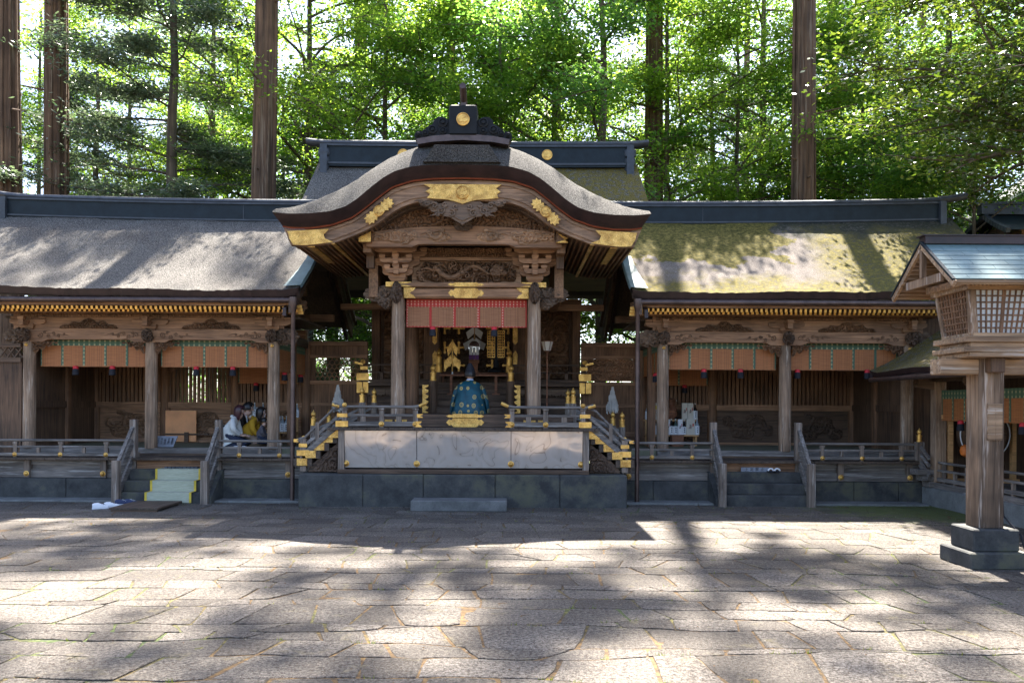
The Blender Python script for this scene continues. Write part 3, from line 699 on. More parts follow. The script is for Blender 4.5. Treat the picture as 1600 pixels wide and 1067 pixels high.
    while u<(10.9 if s<0 else 10.2):
        x=X(u); m=MB(); m.beam((x,17.30,3.865),(x,18.35,4.10),.042,.062,0); m.beam((x,17.285,3.862),(x,17.30,3.865),.046,.068,1)
        m.beam((x+.004,17.60,3.845),(x+.004,18.35,4.0),.042,.055,0); m.beam((x+.004,17.585,3.842),(x+.004,17.60,3.845),.046,.06,1)
        if first is None: first=m.build('rafter',[M['beamy'],M['goldp']],T,org=ORG[T.name])
        else:
            o=first.copy(); C.objects.link(o); o.parent=T; o.location=(s*(u-3.45),0,0); KIDS[T.name].append(o)
        u+=.0985
    m=MB(); bx(m,3.4,11.0,17.22,17.30,3.905,3.965); m.build('eave_fascia',M['beamx'],T)
    # gutter & pipe
    m=MB(); m.tube([(X(3.35),17.10,4.0),(X(11.0),17.10,4.0)],[.055,.055],10); 
    for i in range(12):
        u=3.6+i*.62; m.cyl((X(u),17.10,4.0),(X(u+.03),17.10,4.0),.06,n=10)
    o=m.build('gutter',M['pipe'],T,smooth=True)
    m=MB(); xp=X(3.41); m.lathe((xp,17.1,0),[(.045,.0),(.045,1.2),(.052,1.2),(.052,1.24),(.045,1.24),(.045,2.6),(.052,2.6),(.052,2.64),(.045,2.64),(.045,3.8),(.055,3.82),(.08,3.94),(.085,4.0),(.085,4.06)],12)
    m.build('downpipe',M['pipe'],T,smooth=True)
    m=MB(); m.box(xp-.5,xp+.25,17.0,17.35,-.02,.05); m.build('splash_stone',M['kerb'],T,bevel=.01)
    # corner gilt rafter ends by the pipe
    m=MB()
    for i in range(3): m.box(X(3.34)-.05,X(3.34)+.05,17.30+.06*i,17.34+.06*i,3.9-.055*i-.03,3.93-.055*i,0)
    m.build('gilt_corner_cap',M['goldp'],T)
    # ridge
    rz=lambda u:.12*((u-3.3)/7.9)**2
    m=MB(); us2=np.linspace(2.6,10.95,24)
    def sweep(m,sec,us2,zoff=0,mi=0,tip=None):
        A=[]
        for u in us2:
            ex=0 if tip is None else tip(u)
            A.append([(X(u),20.3+a,b_+rz(u)+ex) for a,b_ in sec])
        m.grid(A,mi)
        for k_ in (0,-1): m.add(A[k_],[tuple(range(len(sec)-1))],mi)
    rect=lambda a,z0,z1:[(-a,z0),(-a,z1),(a,z1),(a,z0),(-a,z0)]
    sweep(m,rect(.15,6.16,6.60),us2); o=m.build('ridge_box',M['cop'],T)
    m=MB(); sweep(m,rect(.18,6.20,6.235),us2); sweep(m,rect(.19,6.58,6.62),us2)
    m.build('ridge_moulding',M['copl'],o); m=MB()
    for i in (1,): uu=3.6+1.75*i; bx(m,uu,uu+.014,20.143,20.15,6.24,6.58)
    m.build('ridge_seam',M['copl'],o)
    m=MB(); us3=np.linspace(2.6,11.55,40); circ=[(.13*math.cos(a),6.66+.085*math.sin(a)) for a in np.linspace(0,2*math.pi,13)]
    sweep(m,circ,us3,tip=lambda u:.10*max(0,(u-10.4)/1.1)**1.6); m.build('ridge_cap',M['copl'],T,smooth=True)
    m=MB(); x=X(10.93); zz=rz(10.93)
    for (dz,r_,w_) in ((.0,.16,.10),(-.16,.13,.09),(-.31,.15,.10),(-.45,.11,.08)):
        m.lathe((x,20.3,6.48+zz+dz),[(r_*.3,-r_*.55),(r_*.85,-r_*.35),(r_,0),(r_*.85,r_*.35),(r_*.3,r_*.55)],12)
    m.box(x-.07,x+.07,20.05,20.55,6.02+zz,6.62+zz); m.build('ridge_end_ornament',M['copl'],T,smooth=True)
    if s<0:
        m=MB(); m.box(-13.5,-10.36,18.25,18.31,.86,2.8); o=m.build('end_wall_board',M['dkz'],T)
        m=MB(); m.box(-13.5,-10.36,18.2,18.34,2.8,2.9); m.box(-13.5,-10.36,18.2,18.34,3.12,3.2)
        for i in range(20): m.beam((-13.4+i*.16,18.27,2.9),(-13.24+i*.16,18.27,3.12),.03,.025); m.beam((-13.24+i*.16,18.29,2.9),(-13.4+i*.16,18.29,3.12),.03,.025)
        m.build('end_wall_rail',M['dkx'],T)
    else:
        # corner steps and newel toward the side corridor
        m=MB(); m.box(8.14,8.30,17.36,17.50,.86,1.25); o=m.build('corner_newel',M['railz'],T,bevel=.01); giboshi(o,8.22,17.43,1.25,.85)
        m=MB()
        for i,(z_) in enumerate((.72,.60,.48)): m.box(8.0+.12*i,8.6,17.05,17.36,z_-.11,z_)
        m.build('corner_step',M['rail'],T,bevel=.008)
        m=MB(); m.beam((8.22,17.4,1.17),(8.22,17.0,.93),.05,.05); m.beam((8.22,17.4,1.02),(8.22,17.0,.78),.04,.06); m.beam((8.22,17.4,.82),(8.22,17.0,.58),.04,.12); m.build('corner_stair_rail',M['raily'],T)
    return T
WL=wing(-1,'wing_hall','long open wooden wing hall left of the central gable, grey bark roof in dappled sun',M['bark'])
WR=wing(1,'wing_hall','long open wing hall right of the central gable, mossy bark roof with bare patch',M['barkw'])
# ================================================================ SIDE CORRIDOR (right)
T=thing('side_corridor','low roofed corridor running toward the viewer at far right behind the wooden lantern','corridor',(8.4,17,0))
m=MB(); m.box(8.28,10.9,7.5,17.45,-.02,.36); m.build('stone_base',M['kerb'],T,bevel=.02)
m=MB(); m.box(8.34,10.8,7.5,17.4,.36,.47); m.build('floor',M['raily'],T)
for y in (17.1,15.2,13.3,11.4,9.5):
    m=MB(); m.box(8.33,8.55,y-.11,y+.11,.47,2.45); m.build('post',M['postz'],T,bevel=.01)
    m=MB(); m.beam((8.44,y,2.36),(8.0,y,2.42),.12,.16); lump(m,(8.05,y,2.42),.10,.06,.07,int(y*3)); m.build('beam_nose',M['carveg'],T)
for y0,y1 in ((15.31,16.99),(13.41,15.09),(11.51,13.19),(9.61,11.29)):
    m=MB(); m.cyl((8.4,y0,.86),(8.4,y1,.86),.025,n=8); m.build('handrail',M['raily'],T,smooth=True)
    m=MB(); m.box(8.37,8.43,y0,y1,.69,.73); m.box(8.36,8.44,y0,y1,.50,.57); m.build('lower_rail',M['raily'],T)
    for k in range(4):
        y=y0+(y1-y0)*(k+.5)/4; m=MB(); m.box(8.375,8.425,y-.03,y+.03,.47,.84 if k%2 else .69); m.build('baluster',M['railz'],T)
m=MB(); m.box(8.35,8.53,7.5,17.2,2.45,2.62); m.build('head_beam',M['dky'],T)
m=MB(); m.box(10.7,10.78,7.5,17.4,.47,3.0); m.build('rear_wall',M['dkz'],T)
m=MB(); m.box(8.6,10.7,17.42,17.48,.47,3.0); m.build('end_wall',M['dkz'],T)
m=MB(); m.box(8.5,12.5,18.42,18.5,.0,3.9); m.build('link_wall',M['dkz'],T)
m=MB(); A=[]
pf=[(7.38,2.66),(7.7,2.80),(8.1,3.02),(8.5,3.28),(8.9,3.52),(9.3,3.70),(9.7,3.80),(10.3,3.6),(11.2,3.1),(12,2.7)]
for y in np.linspace(7,17.82,60): A.append([(a,y,b_+.02*math.sin(y*2+a)+.008*random.random()+.05*max(0,1-(17.82-y)/.3)) for a,b_ in pf])
m.grid(A); rf=m.build('thatched_roof',M['barka'],T,smooth=True); A=np.array(A)
m=MB(); m.grid(np.stack([A[-1],A[-1]+np.array([0,-.03,-.16])],1)); m.grid(np.stack([A[:,0],A[:,0]+np.array([.04,0,-.10]),A[:,0]+np.array([.14,0,-.10])],1)); m.grid((A+np.array([0,0,-.13]))[::8]); m.build('eave_edge',M['lac'],rf)
m=MB(); m.tube([(7.36,7.2,2.5),(7.36,17.75,2.5)],[.045,.045],10); m.build('gutter',M['pipe'],T,smooth=True)
u=8.0
for i in range(60):
    y=7.6+i*.165
    m=MB() if i==0 else m
    m.beam((7.55,y,2.55),(8.5,y,2.72),.04,.05)
m.build('eave_rafters',M['beamx'],T)
# ================================================================ BLINDS
def blind(x0,x1,y,zb,zt,label,vh=.17,n=5,vmat='green',rmat='reed',grp='reed blinds under the hall beams',along='x',tass=(.33,.67),x=None):
    loc=(x0,y,zt) if along=='x' else (x,y,zt)
    T=thing('reed_blind',label,'blind',loc,grp)
    Ln=x1-x0
    def b(m,a,c,o0,o1,z0,z1):
        if along=='x': m.box(x0+a,x0+c,y+o0,y+o1,z0,z1)
        else: m.box(x+o0,x+o1,x0+a,x0+c,z0,z1)
    nn=20; rows=[]
    m=MB(); b(m,0,Ln,0,.015,zb,zt-vh); m.build('reed_panel',M[rmat],T)
    m=MB(); b(m,0,Ln,-.012,.02,zt-vh,zt); m.build('brocade_valance',M[vmat],T)
    m=MB(); b(m,0,Ln,-.008,.022,zb-.012,zb+.008); m.build('bottom_rod',M['redb'] if vmat=='redb' else M[rmat],T)
    for i in range(n+1):
        a=Ln*i/n; a0=max(0,a-.025); a1=min(Ln,a+.025)
        m=MB(); b(m,a0,a1,-.006,-.001,zb,zt-vh); m.build('brocade_ribbon',M[vmat],T)
    for f in tass:
        a=Ln*f; m=MB()
        cx,cy=(x0+a,y-.03) if along=='x' else (x-.03,x0+a)
        m.lathe((cx,cy,zb),[(.02,.01),(.05,.0),(.055,-.02),(.06,-.06)][::-1],10,0); m.lathe((cx,cy,zb),[(.068,-.19),(.066,-.12),(.058,-.06)],10,1)
        m.build('tassel',[M['tred'],M['tblk']],T,smooth=True)
    return T
blind(-10.07,-7.77,18.46,2.735,3.34,'orange reed blind with green brocade in the outermost bay of the left wing')
blind(-7.50,-5.20,18.46,2.735,3.34,'orange reed blind with green brocade above the praying family in the left wing')
blind(3.33,5.63,18.46,2.735,3.34,'orange reed blind with green brocade above the sake shelf in the right wing')
blind(5.90,8.22,18.46,2.735,3.34,'orange reed blind with green brocade in the outer bay of the right wing',tass=(.08,.72))
blind(18.55,21.0,0,2.66,3.3,'side reed blind facing the centre at the inner end of the left wing',along='y',x=-5.05,n=3,tass=(.3,.6,.9))
blind(18.55,21.0,0,2.66,3.3,'side reed blind facing the centre at the inner end of the right wing',along='y',x=3.19,n=3,tass=(.1,.2))
blind(-6.65,-5.2,21.0,2.45,3.1,'rear reed blind above the sake bottles at the back of the left wing',n=2,tass=(.3,))
blind(3.35,4.75,21.0,2.45,3.1,'rear reed blind above the sake shelf at the back of the right wing',n=2,tass=(.6,))
blind(15.31,16.99,0,1.70,2.28,'reed blind with red tassel in the corridor left of the lantern post',along='y',x=8.46,n=4,tass=(.55,))
blind(13.41,15.09,0,1.70,2.28,'reed blind in the corridor right of the lantern post at the photo edge',along='y',x=8.46,n=4,tass=(.5,))
# ================================================================ CENTRAL HALL
T=thing('central_hall','central shrine hall with curved gable roof, gilt fittings and raised stage','shrine hall',(X0,17.4,0))
CU=lambda u:X0+u
def both(fn):
    for e in (-1,1): fn(e)
m=MB(); m.box(CU(-3.1),CU(3.1),16.6,19.9,-.02,.61); m.build('stone_podium',M['stone'],T)
us_=[-3.13,-1.9,-.75,.62,1.85,3.13]
for a_,b_ in zip(us_,us_[1:]):
    m=MB(); m.box(CU(a_)+.003,CU(b_)-.003,16.43+random.uniform(0,.008),16.9,-.02,.62-random.uniform(0,.006)); m.build('podium_block',M['stone'],T,bevel=.015)
for e in (-1,1): m=MB(); m.box(*sorted((CU(e*3.13),CU(e*2.6))),16.903,19.9,-.02,.615); m.build('podium_block',M['stone'],T,bevel=.015)
m=MB(); m.box(CU(-2.42),CU(2.42),16.6,19.8,.62,.70); m.build('wooden_sill',M['dkx'],T,bevel=.01)
# mirror-bright panels under the stage, reflected paving joints painted in as brown lines
mm_,t=nt('glossy_panel'); v=coords(t,(1,1,1),False)
n1=N(t,'ShaderNodeTexNoise',Scale=1.05,Detail=1.0,Distortion=.5); L(t,v,n1.inputs['Vector'])
nv=N(t,'ShaderNodeTexNoise',Scale=1.7,Detail=2.0,Distortion=1.2); L(t,v,nv.inputs['Vector'])
wv=N(t,'ShaderNodeMath',_operation='MULTIPLY'); wv.inputs[1].default_value=4.5; L(t,nv.outputs['Fac'],wv.inputs[0]); fr=N(t,'ShaderNodeMath',_operation='FRACT'); L(t,wv.outputs[0],fr.inputs[0])
vc=ramp(t,fr.outputs[0],[(.0,(.42,.33,.26)),(.03,(.74,.64,.55)),(.6,(.80,.70,.61)),(.97,(.70,.60,.51)),(1,(.42,.33,.26))])
b=N(t,'ShaderNodeBsdfPrincipled',Roughness=.09,Metallic=.55); L(t,vc.outputs[0],b.inputs['Base Color'])
L(t,bump(t,n1.outputs['Fac'],.4,.07),b.inputs['Normal']); out(t,b.outputs[0]); M['panel']=mm_
us=[-2.3,-.905,.915,2.3]
for i in range(3):
    a,b_=CU(us[i])+.006,CU(us[i+1])-.006; tl=.075
    m=MB(); m.add([(a,16.72,.73),(b_,16.72,.73),(b_,16.72-tl,1.445),(a,16.72-tl,1.445),(a,16.74,.73),(b_,16.74,.73),(b_,16.74-tl,1.445),(a,16.74-tl,1.445)],[(0,1,2,3),(7,6,5,4),(0,4,5,1),(1,5,6,2),(2,6,7,3),(3,7,4,0)])
    m.build('skirt_panel',M['panel'],T)
for u in (-2.27,-.905,.915,2.27):
    m=MB(); boss(m,(CU(u),16.70,.81),.06); m.build('gilt_boss',M['goldp'],T,smooth=True)
both(lambda e:(lambda m:(m.box(*sorted((CU(e*2.3),CU(e*2.42))),16.66,16.8,.70,1.45),m.build('corner_stub',M['railz'],T)))(MB()))
# stage deck
m=MB(); u=-2.62
while u<2.6:
    w_=random.uniform(.2,.3); m.box(CU(u),CU(min(u+w_-.006,2.62)),16.58+random.uniform(0,.015),17.24,1.455,1.505); u+=w_
m.build('stage_deck',M['dky'],T)
m=MB(); m.box(CU(-2.15),CU(2.15),17.24,19.95,1.5,1.75); m.box(CU(-2.15),CU(2.15),17.2,17.26,1.506,1.76); m.build('hall_floor',M['dkx'],T,bevel=.01)
m=MB(); plate(m,'lozenge',CU(0),1.725,17.2,.76,.10); plate(m,'lozenge',CU(0),1.60,17.2,.76,.20); m.build('gilt_plate',M['gold'],T)
for e in (-1,1):
    m=MB(); plate(m,'rect',CU(e*1.28),1.60,17.2,.24,.1); plate(m,'rect',CU(e*1.55),1.60,17.2,.2,.1); m.build('gilt_plate',M['gold'],T)
    # front balustrade
    a,b_=sorted((CU(e*2.42),CU(e*.78)))
    m=MB(); pth=[]
    for i in range(15):
        f=i/14; u=2.50-(2.50-.72)*f; z=1.905+.07*max(0,(f-.86)/.14)**1.5+.05*max(0,(.06-f)/.06)
        pth.append((CU(e*u),16.68,z))
    m.tube(pth,[.028]*15,8); m.build('handrail',M['rail'],T,smooth=True)
    m=MB(); m.tube([(CU(e*.86),16.68,1.92),(CU(e*.72),16.68,1.985)],[.034,.036],8); m.build('gilt_rail_tip',M['goldp'],T); m=MB(); m.tube([(CU(e*2.40),16.68,1.905),(CU(e*2.54),16.68,1.945)],[.034,.036],8); m.build('gilt_rail_tip',M['goldp'],T); m=MB()
    plate(m,'endR' if e>0 else 'endL',CU(e*.84),1.735,16.645,.12,.07); m.build('gilt_rail_cap',M['goldp'],T); m=MB(); plate(m,'endR' if e>0 else 'endL',CU(e*.86),1.575,16.62,.12,.11)
    m.build('gilt_rail_cap',M['goldp'],T); m=MB(); plate(m,'rect',CU(e*2.34),1.575,16.62,.24,.11); m.build('gilt_rail_cap',M['goldp'],T); m=MB(); plate(m,'rect',CU(e*2.34),1.74,16.645,.2,.07); m.build('gilt_rail_cap',M['goldp'],T,smooth=False)
    m=MB(); m.box(*sorted((CU(e*.8),CU(e*2.45))),16.65,16.71,1.72,1.765); m.build('middle_rail',M['rail'],T,bevel=.004)
    m=MB(); m.box(*sorted((CU(e*.82),CU(e*2.45))),16.63,16.73,1.53,1.62); m.build('bottom_rail',M['rail'],T,bevel=.004)
    for k,u in enumerate((2.30,1.58,.93)):
        m=MB(); x=CU(e*u); m.box(x-.045,x+.045,16.64,16.72,1.50,1.84); masu(m,x,16.68,1.83,.11,.05); o=m.build('baluster',M['railz'],T)
        if k==0:
            g=MB(); boss(g,(x,16.66,1.94),.045,0,'y'); g.build('gilt_boss',M['goldp'],o,smooth=True)
        else:
            g=MB(); boss(g,(x,16.63,1.575),.052); g.build('gilt_boss',M['goldp'],o,smooth=True)
    for u in (1.94,1.25):
        m=MB(); x=CU(e*u); m.box(x-.05,x+.05,16.65,16.71,1.61,1.73); m.build('baluster',M['railz'],T)
    # outer stairs going down sideways, front rail
    n=4
    for i in range(n):
        u=2.46+.165*i; z=1.34-.15*i
        m=MB(); m.box(*sorted((CU(e*u),CU(e*(u+.36)))),16.80,18.1,z-.15,z); st=m.build('side_step',M['dky'],T,bevel=.005)
        g=MB(); x=CU(e*(u+.19)); g.box(x-.10,x+.10,16.785,16.80,z-.135,z+.004); g.box(x-.115,x+.115,16.80,16.86,z,z+.006); g.build('gilt_step_end',M['gold'],st)
    m=MB(); x=CU(e*2.52); m.box(x-.11,x+.11,16.74,16.80,1.30,1.46); m.build('gilt_corner_plate',M['gold'],T)
    m=MB(); m.prism([(CU(e*2.46),.63),(CU(e*3.05),.63),(CU(e*3.0),.75),(CU(e*2.46),1.2)],16.86,16.9); m.build('stair_side_board',M['dkx'],T)
    m=MB(); relief(m,*sorted((CU(e*2.48),CU(e*2.95))),.64,1.1,16.86,.05,15+e,.14,.015,mask=lambda U,V,e=e:(1-(U if e>0 else 1-U)-V*.8+.05)); m.build('carved_side_panel',M['dkx'],T)
    m=MB(); m.tube([(CU(e*2.42),16.74,1.88),(CU(e*2.55),16.76,1.84),(CU(e*3.10),16.84,1.30),(CU(e*3.30),16.86,1.24)],[.026]*4,8); m.build('stair_handrail',M['rail'],T,smooth=True)
    m=MB(); m.beam((CU(e*2.45),16.74,1.70),(CU(e*3.13),16.84,1.12),.04,.06); m.beam((CU(e*2.45),16.74,1.53),(CU(e*3.16),16.84,.93),.05,.10); m.build('stair_rail',M['rail'],T)
    m=MB(); x=CU(e*2.85); m.box(x-.035,x+.035,16.77,16.83,1.25,1.60); m.build('baluster',M['railz'],T)
    m=MB(); x=CU(e*3.13); m.box(x-.06,x+.06,16.80,16.92,.64,1.27); o=m.build('newel_post',M['railz'],T,bevel=.008)
    g=MB(); plate(g,'rect',x,1.0,16.80,.24,.11); plate(g,'rect',x,1.15,16.80,.16,.07); boss(g,(x,16.86,1.29),.045,0,'y'); plate(g,'endL',CU(e*3.27),1.24,16.84,.10,.06); g.build('gilt_newel_plate',M['goldp'],o)
    # inner side stairs with onion finials
    for (u,y,zt) in ((3.25,18.2,1.50),(3.22,19.6,1.50),(2.21,18.1,1.99),(2.20,19.6,1.99)):
        x=CU(e*u); m=MB(); m.tube([(x,y,.62 if u<3 else .9),(x,y,zt)],[.075,.07],12); o=m.build('newel_post',M['railz'],T,smooth=True); giboshi(o,x,y,zt)
    for y in (18.2,19.6):
        m=MB()
        for (za,zb,h) in ((1.42,1.86,.05),(1.25,1.70,.05),(1.02,1.46,.12)): m.beam((CU(e*3.2),y,za),(CU(e*2.25),y,zb),.05,h)
        m.build('side_stair_rail',M['rail'],T)
    for i in range(4):
        m=MB(); m.box(*sorted((CU(e*(3.15-.25*i)),CU(e*(3.15-.25*(i+1)-.03)))),18.25,19.55,.86,1.14+.16*i); m.build('inner_step',M['dky'],T)
    # front and rear columns
    x=CU(e*1.37)
    m=MB(); m.tube([(x,17.4,1.75),(x,17.4,2.8),(x,17.4,4.12)],[.14,.137,.128],22); m.build('front_column',M['postz'],T,smooth=True)
    m=MB(); m.tube([(x,19.9,1.75),(x,19.9,4.6)],[.15,.145],18); m.build('rear_column',M['postb'],T,smooth=True)
    # nose carvings at the column heads
    m=MB(); lump(m,(CU(e*1.62),17.4,4.13),.20,.10,.17,140+e,amp=.4); lump(m,(CU(e*1.86),17.4,4.17),.17,.08,.11,150+e,amp=.4); lump(m,(CU(e*1.60),17.36,3.98),.10,.09,.10,152+e); m.build('nose_carving',M['carveg'],T)
    m=MB(); lump(m,(CU(e*1.37),17.12,4.17),.10,.16,.19,160+e,amp=.2); m.build('beast_head_carving',M['dkx'],T)
# main beams across the front
m=MB(); pts=[]
m.box(CU(-1.25),CU(1.25),17.3,17.5,4.085,4.285); m.build('head_beam',M['beamx'],T,bevel=.03)
m=MB(); m.box(CU(-1.60),CU(1.60),17.24,17.56,4.30,4.395); m.build('plate_beam',M['beamx'],T,bevel=.01)
m=MB(); plate(m,'lozenge',CU(0),4.185,17.3,.72,.215); plate(m,'lozenge',CU(0),4.347,17.24,.72,.09); m.build('gilt_plate',M['gold'],T)
for e in (-1,1):
    m=MB(); plate(m,'endR' if e>0 else 'endL',CU(e*1.13),4.185,17.3,.24,.21); plate(m,'endR' if e>0 else 'endL',CU(e*1.34),4.347,17.24,.52,.095); m.build('gilt_plate',M['gold'],T)
m=MB(); m.box(CU(-1.1),CU(1.1),17.42,17.46,4.39,4.84); m.build('frieze_board',M['carvel'],T)
m=MB(); relief(m,CU(-1.0),CU(1.0),4.40,4.82,17.42,.16,5,.15,.014,mask=lambda U,V:.9-((U-.5)*1.9)**4-((V-.5)*1.7)**2+.25*np.sin(U*26+2*np.sin(V*6))); 
pth=[(CU(-.9+1.5*f+.09*math.sin(f*17)),17.25+.03*math.sin(f*20),4.60+.07*math.sin(f*11)+.05*math.sin(f*27+1)) for f in np.linspace(0,1,90)]
m.tube(pth,[.018+.034*math.sin(math.pi*min(1,f*1.15))+.004*math.sin(f*160) for f in np.linspace(0,1,90)],8)
lump(m,(CU(.62),17.2,4.62),.13,.08,.09,71,amp=.35); lump(m,(CU(.74),17.2,4.58),.08,.06,.05,72)
dr=np.random.default_rng(5)
for k in range(26): curl(m,CU(dr.uniform(-1,1)),dr.uniform(4.45,4.78),17.27+dr.uniform(-.04,.06),dr.uniform(.03,.075),1.2,dr.choice([-1,1]),.014,dr.uniform(0,6),dr.uniform(.05,.16))
m.build('dragon_carving',M['carve'],T,smooth=True)
m=MB(); m.box(CU(-1.25),CU(1.25),17.3,17.46,4.84,4.90); m.box(CU(-1.3),CU(1.3),17.36,17.46,4.90,5.10); o=m.build('wave_beam',M['beamx'],T)
m=MB(); relief(m,CU(-1.1),CU(1.1),4.91,5.09,17.36,.06,6,.085,.012,mask=lambda U,V:1-((U-.5)*2)**6-V**3*0+.0*V+.2-.9*(np.abs(U-.5)*2)**3*V); m.build('wave_carving',M['carve'],o)
# rainbow beam
pts=[];n=30
for i in range(n+1):
    f=i/n;e=min(f,1-f); pts.append((CU(-1.86+3.72*f),5.085 if e<.24 else 5.085+.06*min(1,(e-.24)/.03)))
for i in range(n,-1,-1):
    f=i/n; pts.append((CU(-1.86+3.72*f),5.36+.15*math.sin(math.pi*f)**.8))
pts=[(x,CH+(z-CH)*16.55/17.3) for x,z in pts]
m=MB(); m.prism(pts,16.45,16.65); o=m.build('rainbow_beam',M['beamx'],T)
for e in (-1,1):
    a,b_=sorted((CU(e*.25),CU(e*1.72))); m=MB(); relief(m,a,b_,5.00,5.29,16.45,.06,33+e,.17,.014,mask=lambda U,V,e=e:.55-((V-.5)*1.9)**2-.5*(1-(U if e>0 else 1-U))+.25*np.sin((U if e>0 else 1-U)*12)); 
    for (u,z,r_,ph,tl) in ((1.30,5.19,.085,2.8,.30),(.95,5.22,.05,.3,.18),(.66,5.26,.045,3.0,.22),(1.55,5.16,.05,1.0,.12),(1.08,5.10,.045,4,.15),(.42,5.30,.03,3,.2)): curl(m,CU(e*u),z-.03,16.43,r_*1.15,1.4,e,.024,ph,tl)
    m.build('scroll_carving',M['carvel'],o)
# gable field carving
def gm(U,V): return (1-((U-.5)*2)**2*.95)-V
m=MB(); relief(m,CU(-1.75),CU(1.75),5.26,6.0,16.55,.09,8,.16,.018,mask=gm); m.build('gable_carving',M['carve'],T)
m=MB(); m.prism([(CU(-1.9),5.0),(CU(1.9),5.0),(CU(1.8),5.6),(CU(1),6.1),(CU(0),6.25),(CU(-1),6.1),(CU(-1.8),5.6)],16.56,16.62); m.build('gable_board',M['dkx'],T)
m=MB(); m.box(CU(-.06),CU(.06),16.42,16.5,5.3,5.9); lump(m,(CU(0),16.40,5.36),.16,.06,.09,44,amp=.35); m.build('gable_strut',M['dkx'],T)
# bracket sets
for e in (-1,1):
    x=CU(e*1.37); m=MB(); masu(m,x,17.35,4.40,.34,.15)
    z=4.53
    for k,(l,) in enumerate(((.30,),(.44,),(.58,))):
        arm(m,x,z,17.26,17.38,l,.11)
        for q in np.linspace(-l+.06,l-.06,3+(k>0)): masu(m,x+q,17.30,z+.10,.13,.085)
        m.beam((x,17.5,z+.05),(x,17.02-.09*k,z+.05),.10,.11); masu(m,x,17.06-.09*k,z+.10,.13,.085)
        arm(m,x,z+.02,17.05-.09*k,17.13-.09*k,l*.72,.09)
        for q in (-l*.6,l*.6): masu(m,x+q,17.09-.09*k,z+.10,.12,.08)
        z+=.185
    m.build('bracket_set',M['beamx'],T)
    # purlin with gilt end
    x=CU(e*1.86); m=MB(); m.box(x-.11,x+.11,16.3,19.9,5.02,5.20); m.box(x-.08,x+.08,16.55,19.9,4.86,5.02); o=m.build('purlin',M['beamy'],T,bevel=.008)
    g=MB(); a=x-.115;b_=x+.115
    g.prism([(a,5.01),(b_,5.01),(b_ if e<0 else a,5.21),((a if e<0 else b_),5.09)],16.27,16.31); g.build('gilt_purlin_cap',M['gold'],o)
    m=MB(); m.box(x-.09,x+.09,17.3,19.9,4.1,4.86); m.build('side_frieze',M['beamy'],T)
    m=MB(); m.box(x-.07,x+.07,16.9,17.05,4.62,4.86); m.build('purlin_strut',M['dkz'],T)
    x=CU(e*1.37); m=MB(); m.box(x-.09,x+.09,17.4,19.9,4.08,4.32); m.build('side_beam',M['beamy'],T)
m=MB(); m.box(CU(-1.8),CU(1.8),17.5,19.9,4.88,4.92); m.build('ceiling',M['dky'],T)
# ---------------------------- the curved gable (profiles read at the front edge)
def curve(pts):
    xs=np.array([p[0] for p in pts],float); zs=np.array([p[1] for p in pts],float)
    def f(tt):
        q=np.linspace(xs[0],xs[-1],240); v_=np.interp(q,xs,zs); k=13; ke=np.hanning(k+2)[1:-1]; ke/=ke.sum()
        vp=np.concatenate([2*v_[0]-v_[k//2:0:-1],v_,v_[-2:-k//2-1:-1]]); vs_=np.convolve(vp,ke,'valid')[:240]
        return np.interp(tt,np.linspace(0,1,240),q),np.interp(tt,np.linspace(0,1,240),vs_)
    return f
def prof3(pts,d,n=70):
    tt=np.linspace(0,1,n); zx,zy=curve(pts)(tt); px=420+zx/3.1375; py=140+zy/3.1375
    u=(px-722.2)*15.7/F; z=CH+(632-py)*d/F
    u2=np.concatenate([u,-u[-2::-1]]); z2=np.concatenate([z,z[-2::-1]])
    return np.stack([CU(0)+u2,np.full_like(u2,d),z2],-1)
Uc=[(18,602),(100,580),(200,545),(300,503),(400,450),(480,393),(560,345),(640,308),(720,283),(800,270),(948,263)]
Lc=[(22,606),(100,614),(200,612),(300,602),(380,577),(440,537),(500,485),(560,437),(620,403),(700,380),(780,372),(948,368)]
Rc=[(58,672),(100,680),(200,680),(300,665),(400,630),(470,580),(530,530),(600,478),(700,446),(800,436),(948,432)]
Bc=[(92,768),(180,774),(300,757),(400,720),(470,690),(530,655),(580,615),(640,578),(700,556),(780,546),(948,545)]
U_=prof3(Uc,16.3); L_=prof3(Lc,15.65); Rr=prof3(Rc,15.85); Rr2=prof3([(a,b_+9) for a,b_ in Rc],15.88)
nz=lambda A,s_=.012:A+np.stack([np.zeros(len(A)),np.zeros(len(A)),s_*(rng.random(len(A))-.5)],-1)
rows=[L_]
for f in (.12,.3,.5,.7,.85,1): 
    q=L_*(1-f)+U_*f; q=q.copy(); q[:,2]+=.05*math.sin(math.pi*f)*(1); rows.append(nz(q))
for y in np.arange(16.5,21.6,.14):
    q=U_.copy(); q[:,1]=y; q[:,2]+=.02*(y-16.3); rows.append(nz(q,.018))
m=MB(); m.grid(np.stack(rows,0)); GR=m.build('curved_thatch_roof',M['bark_shaded'],T,smooth=True)
m=MB(); m.grid(np.stack([L_+np.array([0,.0,-.004]),(L_+Rr)/2+np.array([0,-.02,0]),Rr],0)); m.build('eave_edge',M['lac'],GR,smooth=True)
m=MB(); m.grid(np.stack([Rr,Rr2],0)); m.build('red_edge_line',M['red'],GR)
B_=prof3(Bc,15.95); R3=Rr2+np.array([0,.06,.0]); 
def mixp(a,b_,f): return a*(1-f)+b_*f
seq=[R3,mixp(R3,B_,.18),mixp(R3,B_,.18)+np.array([0,.03,0]),mixp(R3,B_,.62)+np.array([0,.03,0]),mixp(R3,B_,.62)+np.array([0,.0,0]),mixp(R3,B_,.80),mixp(R3,B_,.80)+np.array([0,.03,0]),B_+np.array([0,.03,0]),B_+np.array([0,.14,0])]
